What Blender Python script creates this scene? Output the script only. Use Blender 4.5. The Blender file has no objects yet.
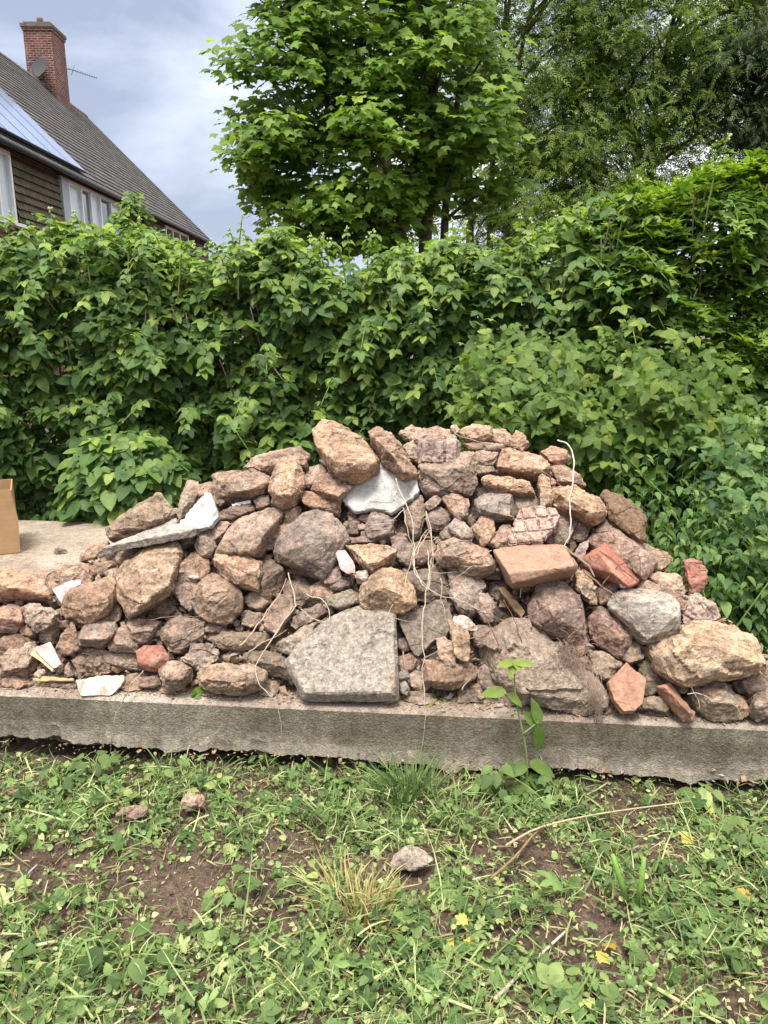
import bpy, bmesh, math, random
import numpy as np
from mathutils import Vector, Matrix, noise

random.seed(7)
RS = np.random.RandomState(11)
R = math.radians
S = bpy.context.scene
COL = S.collection

# ------------------------------------------------------------------ camera
F = 750.0                      # focal length in pixels of the 768 x 1024 picture
PITCH = R(14.4)
CAM = Vector((0.0, 0.0, 1.5))
cd = bpy.data.cameras.new('camera')
cd.sensor_fit = 'VERTICAL'; cd.sensor_height = 36.0; cd.lens = F/1024*36.0
cd.clip_start = 0.05; cd.clip_end = 2000
cam = bpy.data.objects.new('camera', cd); COL.objects.link(cam)
cam.location = CAM; cam.rotation_euler = (R(90)-PITCH, 0, 0)
S.camera = cam
S.render.resolution_x = 768; S.render.resolution_y = 1024

# ------------------------------------------------------------------ sky, sun, exposure
SUN_EL, SUN_AZ = R(70), R(-15)          # azimuth measured from -Y (behind the camera) towards -X
W = bpy.data.worlds.new('World'); S.world = W; W.use_nodes = True
def build_sky():
    nt = W.node_tree; N = nt.nodes; L = nt.links
    for n in list(N): N.remove(n)
    out = N.new('ShaderNodeOutputWorld'); bg = N.new('ShaderNodeBackground')
    sky = N.new('ShaderNodeTexSky'); sky.sky_type = 'NISHITA'; sky.sun_disc = False
    sky.sun_elevation = SUN_EL; sky.sun_rotation = R(180)-SUN_AZ
    tc = N.new('ShaderNodeTexCoord')
    mp = N.new('ShaderNodeMapping'); mp.inputs['Scale'].default_value = (1.0, 1.0, 2.3)
    mp.inputs['Location'].default_value = (0.33, 0.1, 0.85)
    L.new(tc.outputs['Generated'], mp.inputs['Vector'])
    nz = N.new('ShaderNodeTexNoise'); nz.inputs['Scale'].default_value = 2.6
    nz.inputs['Detail'].default_value = 9; nz.inputs['Roughness'].default_value = 0.52
    nz.inputs['Distortion'].default_value = 0.35
    L.new(mp.outputs['Vector'], nz.inputs['Vector'])
    rp = N.new('ShaderNodeValToRGB')
    e = rp.color_ramp.elements
    e[0].position = 0.36; e[0].color = (2.0, 2.25, 2.95, 1)
    e[1].position = 0.66; e[1].color = (7.2, 7.3, 7.6, 1)
    m = e.new(0.5); m.color = (3.6, 3.9, 4.6, 1)
    L.new(nz.outputs['Fac'], rp.inputs['Fac'])
    mx = N.new('ShaderNodeMixRGB'); mx.inputs['Fac'].default_value = 0.9
    L.new(sky.outputs['Color'], mx.inputs['Color1']); L.new(rp.outputs['Color'], mx.inputs['Color2'])
    # an overcast sky is brightest overhead
    sp = N.new('ShaderNodeSeparateXYZ'); L.new(tc.outputs['Generated'], sp.inputs['Vector'])
    mr = N.new('ShaderNodeMapRange')
    mr.data_type = 'FLOAT_VECTOR'
    mr.inputs[7].default_value = (0.5, 0.5, 0.5); mr.inputs[8].default_value = (1, 1, 1)
    mr.inputs[9].default_value = (1, 1, 1); mr.inputs[10].default_value = (3.6, 3.25, 2.6)
    L.new(sp.outputs['Z'], mr.inputs[6])
    ml = N.new('ShaderNodeMixRGB'); ml.blend_type = 'MULTIPLY'; ml.inputs['Fac'].default_value = 1
    L.new(mx.outputs['Color'], ml.inputs['Color1']); L.new(mr.outputs['Vector'], ml.inputs['Color2'])
    L.new(ml.outputs['Color'], bg.inputs['Color']); bg.inputs['Strength'].default_value = 0.10
    L.new(bg.outputs['Background'], out.inputs['Surface'])
build_sky()
sd = bpy.data.lights.new('sun', 'SUN'); sd.energy = 2.2; sd.angle = R(16); sd.color = (1.0, 0.96, 0.90)
so = bpy.data.objects.new('sun', sd); COL.objects.link(so)
sdir = Vector((math.sin(SUN_AZ)*math.cos(SUN_EL), -math.cos(SUN_AZ)*math.cos(SUN_EL), math.sin(SUN_EL)))
so.rotation_euler = sdir.to_track_quat('Z', 'Y').to_euler()
VS = S.view_settings
VS.view_transform = 'Standard'; VS.look = 'None'; VS.gamma = 1; VS.use_curve_mapping = False
VS.exposure = 1.28

# ------------------------------------------------------------------ projection helpers
CP, SP = math.cos(PITCH), math.sin(PITCH)
def ray(px, py):
    X = (px-384)/F; Y = -(py-512)/F
    return Vector((X, CP+Y*SP, -SP+Y*CP))
def at_y(px, py, y):
    d = ray(px, py); return CAM + d*(y/d.y)
def at_z(px, py, z):
    d = ray(px, py); return CAM + d*((z-CAM.z)/d.z)
def at_plane(px, py, p0, n):
    d = ray(px, py); return CAM + d*((p0-CAM).dot(n)/d.dot(n))

SLAB_Z = 0.2
EA = at_z(0, 693, SLAB_Z); EB = at_z(768, 728, SLAB_Z)
EDIR = (EB-EA).normalized()                       # along the slab's front edge, left to right
EIN = Vector((-EDIR.y, EDIR.x, 0))                # into the slab, away from the camera
SLOPE = R(50)
PN = (Vector((0, 0, 1))*math.cos(SLOPE) - EIN*math.sin(SLOPE)).normalized()   # outward normal of the pile's face
P0 = EA + EIN*0.06
def on_pile(px, py, lift=0.0):
    return at_plane(px, py, P0+PN*lift, PN)

# ------------------------------------------------------------------ object helpers
def tag(o, label=None, cat=None, group=None, kind=None):
    if label: o['label'] = label
    if cat: o['category'] = cat
    if group: o['group'] = group
    if kind: o['kind'] = kind
    return o
def empty(name, loc, label, cat, group=None):
    o = bpy.data.objects.new(name, None); COL.objects.link(o); o.location = loc; o.empty_display_size = 0.1
    return tag(o, label, cat, group)
def link(name, me, mat=None, parent=None, origin=None):
    """link a mesh given in world coordinates; move its origin to `origin` (or its centroid)"""
    n = len(me.vertices)
    co = np.empty(n*3, dtype=np.float32); me.vertices.foreach_get('co', co); co = co.reshape(-1, 3)
    c = np.array(origin, dtype=np.float32) if origin is not None else co.mean(axis=0)
    me.vertices.foreach_set('co', (co-c).ravel()); me.update()
    o = bpy.data.objects.new(name, me); COL.objects.link(o)
    if parent is not None:
        o.parent = parent
        pl = Vector((0, 0, 0)); q = parent
        while q is not None: pl += q.location; q = q.parent
        o.location = Vector(c.tolist()) - pl
    else:
        o.location = Vector(c.tolist())
    if mat: me.materials.append(mat)
    return o
def bm_mesh(bm, name, smooth=False):
    me = bpy.data.meshes.new(name); bm.to_mesh(me); bm.free()
    if smooth: me.polygons.foreach_set('use_smooth', [True]*len(me.polygons))
    return me
def raw_mesh(name, V, faces_flat, nv, smooth=True):
    """V (n,3) array, faces_flat: flat index array, nv: loops per face (array)"""
    me = bpy.data.meshes.new(name)
    me.vertices.add(len(V)); me.vertices.foreach_set('co', np.asarray(V, dtype=np.float32).ravel())
    me.loops.add(len(faces_flat)); me.loops.foreach_set('vertex_index', np.asarray(faces_flat, dtype=np.int32))
    nv = np.asarray(nv, dtype=np.int32); st = np.concatenate([[0], np.cumsum(nv)[:-1]]).astype(np.int32)
    me.polygons.add(len(nv)); me.polygons.foreach_set('loop_start', st)
    me.polygons.foreach_set('use_smooth', np.full(len(nv), smooth))
    me.update(calc_edges=True); me.validate()
    return me
def tube_bm(bm, pts, radii, sides=6):
    pts = [Vector(p) for p in pts]; rings = []
    for i, p in enumerate(pts):
        d = (pts[min(i+1, len(pts)-1)] - pts[max(i-1, 0)]).normalized()
        a = d.orthogonal().normalized() if i == 0 else (prev - d*prev.dot(d)).normalized()
        prev = a; b = d.cross(a); r = radii[i] if hasattr(radii, '__len__') else radii
        rings.append([bm.verts.new(p + (a*math.cos(t)+b*math.sin(t))*r) for t in [2*math.pi*k/sides for k in range(sides)]])
    for r0, r1 in zip(rings, rings[1:]):
        for k in range(sides):
            f = bm.faces.new((r0[k], r0[(k+1) % sides], r1[(k+1) % sides], r1[k])); f.smooth = True
    bm.faces.new(rings[0][::-1]); bm.faces.new(rings[-1])
def smooth_path(pts, n=4):
    """Catmull-Rom through the points"""
    P = [Vector(p) for p in pts]; P = [P[0]*2-P[1]] + P + [P[-1]*2-P[-2]]; out = []
    for i in range(1, len(P)-2):
        for k in range(n):
            t = k/n; a, b, c, d = P[i-1], P[i], P[i+1], P[i+2]
            out.append(0.5*((2*b) + (c-a)*t + (2*a-5*b+4*c-d)*t*t + (3*b-a-3*c+d)*t**3))
    out.append(P[-2]); return out
def box_bm(bm, M, sx, sy, sz):
    r = bmesh.ops.create_cube(bm, size=1.0, matrix=M @ Matrix.Diagonal((sx, sy, sz, 1))); return r['verts']
def bevel_all(bm, w, seg=1):
    bmesh.ops.bevel(bm, geom=bm.edges[:], offset=w, segments=seg, profile=0.6, affect='EDGES')

# ------------------------------------------------------------------ materials
def soften(c, k=0.70, gain=0.80):
    tan = (0.40, 0.25, 0.185); c = tuple(a+(b-a)*0.33 for a, b in zip(c, tan))
    g = 0.3*c[0]+0.59*c[1]+0.11*c[2]; return tuple(gain*(g*t+(q-g*t)*k) for q, t in zip(c, (1.08, 0.985, 0.87)))
def srgb(h):
    v = [int(h[i:i+2], 16)/255 for i in (0, 2, 4)]
    return tuple(c/12.92 if c <= 0.04045 else ((c+0.055)/1.055)**2.4 for c in v)
class NT:
    def __init__(s, name):
        s.m = bpy.data.materials.new(name); s.m.use_nodes = True; s.t = s.m.node_tree
        s.N = s.t.nodes; s.b = s.N['Principled BSDF']; s.out = s.N['Material Output']
    def n(s, ty, **k):
        nd = s.N.new('ShaderNode'+ty)
        for a, v in k.items():
            if a in nd.inputs: nd.inputs[a].default_value = v
            else: setattr(nd, a, v)
        return nd
    def l(s, a, b): s.t.links.new(a, b)
    def noise(s, vec, scale, detail=6, rough=0.6, dist=0):
        nd = s.n('TexNoise', Scale=scale, Detail=detail, Roughness=rough, Distortion=dist); s.l(vec, nd.inputs['Vector']); return nd
    def ramp(s, fac, *st):
        nd = s.n('ValToRGB'); e = nd.color_ramp.elements
        while len(e) < len(st): e.new(0.5)
        for el, (p, c) in zip(e, st):
            el.position = p; el.color = (*c, 1) if hasattr(c, '__len__') else (c, c, c, 1)
        s.l(fac, nd.inputs['Fac']); return nd.outputs['Color']
    def mix(s, a, b, fac, mode='MIX'):
        nd = s.n('MixRGB', blend_type=mode)
        for i, v in (('Fac', fac), ('Color1', a), ('Color2', b)):
            if hasattr(v, 'node'): s.l(v, nd.inputs[i])
            else: nd.inputs[i].default_value = (*v, 1) if hasattr(v, '__len__') else v
        return nd.outputs['Color']
    def bump(s, h, strength, dist, nrm=None):
        nd = s.n('Bump', Strength=strength, Distance=dist); s.l(h, nd.inputs['Height'])
        if nrm: s.l(nrm, nd.inputs['Normal'])
        return nd.outputs['Normal']
    def coords(s, which='Object', rnd=True):
        tc = s.n('TexCoord'); v = tc.outputs[which]
        if not rnd: return v
        oi = s.n('ObjectInfo'); mu = s.n('Math', operation='MULTIPLY'); mu.inputs[1].default_value = 37.0
        s.l(oi.outputs['Random'], mu.inputs[0]); ad = s.n('VectorMath', operation='ADD')
        s.l(v, ad.inputs[0]); s.l(mu.outputs[0], ad.inputs[1]); s.oi = oi
        return ad.outputs[0]
    def fin(s, col, nrm=None, rough=0.9, spec=0.25):
        if hasattr(col, 'node'): s.l(col, s.b.inputs['Base Color'])
        else: s.b.inputs['Base Color'].default_value = (*col, 1)
        if nrm: s.l(nrm, s.b.inputs['Normal'])
        s.b.inputs['Roughness'].default_value = rough; s.b.inputs['Specular IOR Level'].default_value = spec
        return s.m

def mat_rock():
    t = NT('weathered_sandstone'); v = t.coords()
    base = t.oi.outputs['Color']
    big = t.noise(v, 8, 6, 0.62, 0.7); mid = t.noise(v, 38, 8, 0.72); fine = t.noise(v, 170, 5, 0.75)
    hue = t.noise(v, 6, 5, 0.65, 1.2)
    c = t.mix(base, srgb('a87f68'), t.ramp(hue.outputs['Fac'], (0.52, 0.0), (0.68, 0.40)))
    sk = t.noise(v, 13, 7, 0.72, 1.0)
    c = t.mix(c, srgb('978c80'), t.ramp(sk.outputs['Fac'], (0.48, 0.0), (0.66, 0.55)))
    c = t.mix(c, t.ramp(big.outputs['Fac'], (0.28, (0.55, 0.56, 0.58)), (0.5, 1.0), (0.72, (1.25, 1.2, 1.15))), 1, 'MULTIPLY')
    c = t.mix(c, t.ramp(mid.outputs['Fac'], (0.34, 0.28), (0.46, 0.88), (0.66, 1.45)), 0.9, 'MULTIPLY')
    c = t.mix(c, t.ramp(fine.outputs['Fac'], (0.30, 0.40), (0.5, 1.0), (0.72, 1.55)), 0.8, 'MULTIPLY')
    st = t.n('Mapping'); st.inputs['Scale'].default_value = (6, 6, 75); st.inputs['Rotation'].default_value = (0.5, 0.3, 0)
    t.l(v, st.inputs['Vector']); lay = t.noise(st.outputs['Vector'], 1.0, 4, 0.6)
    c = t.mix(c, t.ramp(lay.outputs['Fac'], (0.33, 0.66), (0.62, 1.15)), 0.7, 'MULTIPLY')
    # chipped arrises are paler, hollows are darker
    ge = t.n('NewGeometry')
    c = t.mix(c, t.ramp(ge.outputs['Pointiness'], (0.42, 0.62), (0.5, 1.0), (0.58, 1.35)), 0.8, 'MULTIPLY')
    # pale dusty tint on upward faces, with light from above painted into it
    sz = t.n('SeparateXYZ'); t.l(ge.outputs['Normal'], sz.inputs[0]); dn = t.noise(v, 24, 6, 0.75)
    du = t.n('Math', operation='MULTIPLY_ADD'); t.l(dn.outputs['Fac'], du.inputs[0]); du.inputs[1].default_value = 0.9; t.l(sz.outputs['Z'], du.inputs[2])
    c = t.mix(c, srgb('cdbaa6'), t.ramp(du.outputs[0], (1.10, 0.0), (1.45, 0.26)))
    nb = t.bump(mid.outputs['Fac'], 0.8, 0.006); nb = t.bump(fine.outputs['Fac'], 0.9, 0.003, nb); nb = t.bump(lay.outputs['Fac'], 0.5, 0.004, nb)
    return t.fin(c, nb, 0.95, 0.15)
def mat_concrete():
    t = NT('pebbly_concrete'); v = t.coords(); base = t.oi.outputs['Color']
    big = t.noise(v, 5, 6, 0.65, 0.5); mid = t.noise(v, 40, 7, 0.7)
    vo = t.n('TexVoronoi', Scale=95.0, Randomness=1.0); t.l(v, vo.inputs['Vector'])
    vo2 = t.n('TexVoronoi', Scale=260.0, Randomness=1.0); t.l(v, vo2.inputs['Vector'])
    g = t.n('RGBToBW'); t.l(vo.outputs['Color'], g.inputs['Color'])
    g2 = t.n('RGBToBW'); t.l(vo2.outputs['Color'], g2.inputs['Color'])
    c = t.mix(base, t.ramp(g.outputs['Val'], (0.15, (0.72, 0.66, 0.60)), (0.5, 1.0), (0.85, (1.32, 1.28, 1.22))), 0.7, 'MULTIPLY')
    c = t.mix(c, t.ramp(g2.outputs['Val'], (0.15, 0.6), (0.5, 1.0), (0.9, 1.25)), 0.6, 'MULTIPLY')
    c = t.mix(c, t.ramp(mid.outputs['Fac'], (0.33, 0.42), (0.5, 1.0), (0.7, 1.25)), 0.8, 'MULTIPLY')
    c = t.mix(c, srgb('7b6249'), t.ramp(big.outputs['Fac'], (0.55, 0.0), (0.68, 0.55)))
    nb = t.bump(mid.outputs['Fac'], 0.8, 0.006); nb = t.bump(vo.outputs['Distance'], 0.5, 0.004, nb); nb = t.bump(vo2.outputs['Distance'], 0.5, 0.002, nb)
    return t.fin(c, nb, 0.95, 0.2)
def mat_brick():
    t = NT('red_brick'); v = t.coords(); base = t.oi.outputs['Color']
    big = t.noise(v, 12, 6, 0.65, 0.4); mid = t.noise(v, 70, 6, 0.7)
    c = t.mix(base, t.ramp(big.outputs['Fac'], (0.3, 0.7), (0.5, 1.0), (0.7, (1.2, 1.15, 1.1))), 1, 'MULTIPLY')
    c = t.mix(c, t.ramp(mid.outputs['Fac'], (0.3, 0.55), (0.5, 1.0), (0.7, 1.25)), 0.7, 'MULTIPLY')
    du = t.noise(v, 18, 7, 0.75, 0.8)
    c = t.mix(c, srgb('a2917f'), t.ramp(du.outputs['Fac'], (0.50, 0.0), (0.66, 0.65)))
    nb = t.bump(mid.outputs['Fac'], 0.8, 0.006)
    return t.fin(c, nb, 0.92, 0.2)
def mat_plaster():
    t = NT('white_plaster'); v = t.coords(); base = t.oi.outputs['Color']
    big = t.noise(v, 16, 7, 0.7, 0.6); mid = t.noise(v, 110, 5, 0.7)
    c = t.mix(base, t.ramp(big.outputs['Fac'], (0.34, (0.52, 0.47, 0.40)), (0.56, 1.0)), 0.9, 'MULTIPLY')
    c = t.mix(c, t.ramp(mid.outputs['Fac'], (0.3, 0.8), (0.5, 1.0)), 0.8, 'MULTIPLY')
    nb = t.bump(mid.outputs['Fac'], 0.5, 0.002)
    return t.fin(c, nb, 0.8, 0.3)
def mat_wood(name='dry_wood'):
    t = NT(name); v = t.coords(); base = t.oi.outputs['Color']
    n = t.noise(v, 60, 6, 0.7, 0.5)
    c = t.mix(base, t.ramp(n.outputs['Fac'], (0.3, 0.55), (0.5, 1.0), (0.7, 1.25)), 1, 'MULTIPLY')
    return t.fin(c, t.bump(n.outputs['Fac'], 0.6, 0.003), 0.85, 0.2)
def mat_soil(name, dark, light, sc=1.0):
    t = NT(name); v = t.coords(rnd=False)
    a = t.noise(v, 4*sc, 7, 0.65, 0.3); b = t.noise(v, 45*sc, 7, 0.72); d = t.noise(v, 190*sc, 4, 0.7)
    vo = t.n('TexVoronoi', Scale=120.0*sc); t.l(v, vo.inputs['Vector'])
    c = t.mix(dark, light, t.ramp(b.outputs['Fac'], (0.35, 0.0), (0.68, 1.0)))
    c = t.mix(c, t.ramp(a.outputs['Fac'], (0.35, 0.65), (0.6, 1.2)), 1, 'MULTIPLY')
    c = t.mix(c, t.ramp(d.outputs['Fac'], (0.32, 0.5), (0.5, 1.0), (0.74, 1.7)), 0.85, 'MULTIPLY')
    nb = t.bump(b.outputs['Fac'], 1.0, 0.02); nb = t.bump(d.outputs['Fac'], 0.8, 0.005, nb)
    return t.fin(c, nb, 0.97, 0.15)
def mat_leaf(name, dark, mid, young, trans=0.48, rough=0.5, vein=True):
    """leaf colour runs dark > mid > young with the per-leaf attribute `tint`"""
    t = NT(name); at = t.n('Attribute', attribute_name='tint')
    c = t.ramp(at.outputs['Fac'], (0.0, dark), (0.55, mid), (1.0, young))
    v = t.coords(rnd=False); n = t.noise(v, 14, 4, 0.6)
    c = t.mix(c, t.ramp(n.outputs['Fac'], (0.3, 0.72), (0.7, 1.22)), 1, 'MULTIPLY')
    t.fin(c, None, rough, 0.28)
    tr = t.n('BsdfTranslucent'); ms = t.n('MixShader'); ms.inputs['Fac'].default_value = trans
    c2 = t.mix(c, (0.95, 1.0, 0.35), 1, 'MULTIPLY'); c2 = t.mix(c2, 1.6, 1.0, 'MULTIPLY') if False else c2
    t.l(c2, tr.inputs['Color']); t.l(t.b.outputs['BSDF'], ms.inputs[1]); t.l(tr.outputs['BSDF'], ms.inputs[2])
    t.l(ms.outputs['Shader'], t.out.inputs['Surface'])
    return t.m
def mat_plain(name, col, rough=0.6, spec=0.4, metal=0.0, var=0.25, sc=20):
    t = NT(name); v = t.coords(rnd=False); n = t.noise(v, sc, 6, 0.65)
    c = t.mix(col, t.ramp(n.outputs['Fac'], (0.3, 1-var), (0.7, 1+var)), 1, 'MULTIPLY')
    t.fin(c, t.bump(n.outputs['Fac'], 0.2, 0.003), rough, spec); t.b.inputs['Metallic'].default_value = metal
    return t.m
def mat_uv_bricks(name, c1, c2, mortar, scale, bw, bh, ms, bumpd=0.01, squash=0.5):
    t = NT(name); v = t.coords('UV', rnd=False)
    br = t.n('TexBrick', Scale=scale); t.l(v, br.inputs['Vector'])
    for k, val in (('Color1', (*c1, 1)), ('Color2', (*c2, 1)), ('Mortar', (*mortar, 1)), ('Mortar Size', ms), ('Brick Width', bw), ('Row Height', bh), ('Bias', -0.1)):
        br.inputs[k].default_value = val
    br.offset = squash
    n = t.noise(v, 1.3, 6, 0.7); n2 = t.noise(v, 14, 5, 0.7)
    c = t.mix(br.outputs['Color'], t.ramp(n.outputs['Fac'], (0.3, 0.6), (0.6, 1.15)), 1, 'MULTIPLY')
    c = t.mix(c, t.ramp(n2.outputs['Fac'], (0.3, 0.6), (0.65, 1.3)), 0.8, 'MULTIPLY')
    inv = t.n('Invert'); t.l(br.outputs['Fac'], inv.inputs['Color'])
    return t.fin(c, t.bump(inv.outputs['Color'], 0.8, bumpd), 0.9, 0.2)
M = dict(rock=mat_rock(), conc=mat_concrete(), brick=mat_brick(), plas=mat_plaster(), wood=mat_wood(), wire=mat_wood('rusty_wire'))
M['soil'] = mat_soil('brown_soil', (0.066, 0.045, 0.033), (0.21, 0.145, 0.108))
M['debris'] = mat_soil('stony_debris', (0.07, 0.052, 0.04), (0.26, 0.20, 0.155), 1.6)

# ================================================================== ground and slab
def axis(lo, hi, seg):
    """non-uniform grid lines: seg = list of (upto, step)"""
    out = [lo]; 
    for upto, st in seg:
        while out[-1] < upto-1e-6: out.append(min(out[-1]+st, upto))
    return np.array(out)
def ground():
    xs = axis(-300, 300, [(-60, 40), (-8, 4), (-2.4, 0.4), (2.4, 0.016), (8, 0.4), (60, 4), (300, 40)])
    ys = axis(-60, 320, [(-4, 8), (0.4, 0.4), (0.9, 0.05), (2.55, 0.015), (6, 0.2), (40, 3), (320, 40)])
    X, Y = np.meshgrid(xs, ys); V = np.stack([X, Y, np.zeros_like(X)], -1).reshape(-1, 3)
    for i, (x, y, z) in enumerate(V):
        if abs(x) < 6 and 0 < y < 6:
            p = Vector((x, y, 0))
            h = 0.030*noise.noise(p*2.3) + 0.016*noise.noise(p*7.1)
            if abs(x) < 2.45 and 0.85 < y < 2.6: h += 0.012*noise.noise(p*19) + 0.009*noise.noise(p*46)+ 0.004*noise.noise(p*95)
            # soil is scooped away in front of the slab's broken foot
            e = (p-EA).dot(EIN)
            if e > -0.35 and e < 0.3: h -= 0.022*(1-abs(e+0.02)/0.35 if abs(e+0.02) < 0.35 else 0)
            if e > 0.12: h -= 0.10
            V[i, 2] = h-0.03
        else: V[i, 2] = -0.05
    nx, ny = len(xs), len(ys)
    a = (np.arange(ny-1)[:, None]*nx + np.arange(nx-1)[None]).ravel()
    Fc = np.stack([a, a+1, a+nx+1, a+nx], 1).ravel()
    o = link('ground', raw_mesh('ground', V, Fc, np.full(len(a), 4)), M['soil'], None, (0, 0, 0)); o['kind'] = 'structure'
ground()
def gz(x, y):
    p = Vector((x, y, 0)); h = 0.030*noise.noise(p*2.3) + 0.016*noise.noise(p*7.1) + 0.012*noise.noise(p*19)
    e = (p-EA).dot(EIN)
    if -0.35 < e < 0.3: h -= 0.022*(1-abs(e+0.02)/0.35 if abs(e+0.02) < 0.35 else 0)
    return h-0.03

def mat_slab():
    t = NT('cast_concrete'); v = t.coords(rnd=False)
    a = t.noise(v, 2.2, 6, 0.65, 0.6); b = t.noise(v, 30, 8, 0.75); d = t.noise(v, 170, 4, 0.7)
    vo = t.n('TexVoronoi', Scale=150.0); t.l(v, vo.inputs['Vector'])
    g = t.n('RGBToBW'); t.l(vo.outputs['Color'], g.inputs['Color'])
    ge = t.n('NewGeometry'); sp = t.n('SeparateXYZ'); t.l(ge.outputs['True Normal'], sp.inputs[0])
    # the sides are darker, the top is paler and dusty
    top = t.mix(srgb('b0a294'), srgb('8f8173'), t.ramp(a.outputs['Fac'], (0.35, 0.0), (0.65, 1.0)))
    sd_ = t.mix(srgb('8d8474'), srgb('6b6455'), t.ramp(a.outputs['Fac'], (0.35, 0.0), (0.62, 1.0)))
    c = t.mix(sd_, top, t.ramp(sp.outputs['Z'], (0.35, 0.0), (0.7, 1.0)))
    c = t.mix(c, t.ramp(g.outputs['Val'], (0.2, 0.7), (0.5, 1.0), (0.85, 1.25)), 0.6, 'MULTIPLY')
    c = t.mix(c, t.ramp(b.outputs['Fac'], (0.3, 0.5), (0.5, 1.0), (0.7, 1.25)), 0.8, 'MULTIPLY')
    c = t.mix(c, t.ramp(d.outputs['Fac'], (0.3, 0.6), (0.5, 1.0), (0.7, 1.3)), 0.7, 'MULTIPLY')
    # earth splashed and soaked into the foot, rust coloured stains higher up
    sx = t.n('SeparateXYZ'); t.l(v, sx.inputs[0]); s2 = t.noise(v, 6, 7, .7, .6); ad = t.n('Math', operation='MULTIPLY_ADD'); t.l(s2.outputs['Fac'], ad.inputs[0]); ad.inputs[1].default_value = .22; t.l(sx.outputs['Z'], ad.inputs[2])
    c = t.mix(c, srgb('a59a8c'), t.ramp(ad.outputs[0], (.06, .75), (.12, .0)))
    s3 = t.noise(v, 3.1, 7, .72, 1.2); c = t.mix(c, srgb('5d4632'), t.ramp(s3.outputs['Fac'], (.54, .0), (.67, .5)))
    mp = t.n('Mapping'); mp.inputs['Scale'].default_value = (22, 22, 2.0); t.l(v, mp.inputs['Vector']); s4 = t.noise(mp.outputs['Vector'], 1.0, 5, .65); c = t.mix(c, t.ramp(s4.outputs['Fac'], (.36, .80), (.55, 1.04)), .7, 'MULTIPLY')
    nb = t.bump(b.outputs['Fac'], 0.9, 0.010); nb = t.bump(vo.outputs['Distance'], 0.5, 0.004, nb)
    return t.fin(c, nb, 0.95, 0.2)
def slab():
    # cross section swept along the front edge; the foot is broken and undercut
    n = 820; L0, L1 = -1.9, 4.3; rows = []
    for i in range(n+1):
        s = L0+(L1-L0)*i/n; b = EA+EDIR*s
        q = Vector((s*3, 0, 0)); k = Vector((s*14, 3, 0))
        low = 0.012+0.024*noise.noise(q*0.9)+0.020*noise.noise(k*.6)+0.012*noise.noise(k*1.7)+.003*noise.noise(k*6.3)
        if s > 0.9: low -= 0.020*min(1, (s-0.9)*2)
        bulge = 0.010+0.016*noise.noise(k*0.9+Vector((9, 1, 2)))+0.010*noise.noise(k*4.1)+0.007*noise.noise(k*11)
        ed = 0.004*noise.noise(k*2.2); w = 0.006*noise.noise(q*0.7+Vector((4, 4, 4)))
        prof = [(2.3, SLAB_Z-0.003), (1.2, SLAB_Z+0.002), (0.5, SLAB_Z+0.003), (0.10, SLAB_Z+0.002*noise.noise(k*2)), (0.05, SLAB_Z), (0.012+ed, SLAB_Z-0.002), (0.002+ed, SLAB_Z-0.012),
                (w, SLAB_Z-0.06), (w+0.003*noise.noise(k*3), SLAB_Z-0.105), (w-0.004, low+0.055),
                (w-bulge*0.7, low+0.034+0.010*noise.noise(k*5.1)), (w-bulge, low+0.012), (0.01, low), (0.06, low-0.02+0.01*noise.noise(k*2)), (0.11, low-0.06), (0.14, -0.25), (2.3, -0.25)]
        rows.append([b+EIN*t+Vector((0, 0, z-b.z)) for t, z in prof])
    m = len(rows[0]); V = np.array([list(p) for r in rows for p in r])
    Fc = []; nv = []
    for i in range(n):
        for j in range(m):
            a, b2 = i*m+j, i*m+(j+1) % m
            Fc += [a, b2, b2+m, a+m]; nv.append(4)
    Fc += list(range(m))[::-1]; nv.append(m); Fc += [n*m+j for j in range(m)]; nv.append(m)
    me = raw_mesh('concrete_base', V, Fc, nv, False)
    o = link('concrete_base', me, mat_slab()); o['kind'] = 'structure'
slab()

# ================================================================== the stones of the rubble pile
REG = dict(A=(0, 540, 6), B=(0, 620, 6), C=(96, 480, 6), D=(96, 560, 6), E=(110, 620, 6), F=(210, 430, 6), G=(210, 520, 6),
           H=(210, 600, 6), I=(330, 415, 6), J=(330, 500, 6), K=(330, 600, 6), L=(420, 420, 6), M=(420, 500, 6), N=(420, 590, 6),
           O=(520, 430, 6), P=(520, 510, 6), Q=(520, 600, 6), R=(640, 540, 6), S=(640, 630, 6), T=(560, 640, 6), U=(580, 540, 6),
           r1=(0, 470, 3.84), r2=(150, 410, 3.84), r3=(300, 410, 3.84), r4=(450, 410, 3.84), r5=(150, 550, 3.84), r6=(300, 550, 3.84),
           r7=(450, 550, 3.84), r8=(568, 540, 3.84), Z=(0, 0, 1))
PILE_GROUP = 'stones of the rubble pile'
def pts_of(code, txt):
    x0, y0, s = REG[code]; out = []
    for w in txt.split():
        v = [float(q) for q in w.split(',')]
        out.append((x0+v[0]/s, y0+v[1]/s) + tuple(v[2:]))
    return out
OUTL = []
pend = []      # hulls waiting for one shared remesh pass
def keep_above(p):
    e = (p-EA).dot(EIN)
    if e > -0.02 and p.z < SLAB_Z+0.004: p = p.copy(); p.z = SLAB_Z+0.004
    return p
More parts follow.
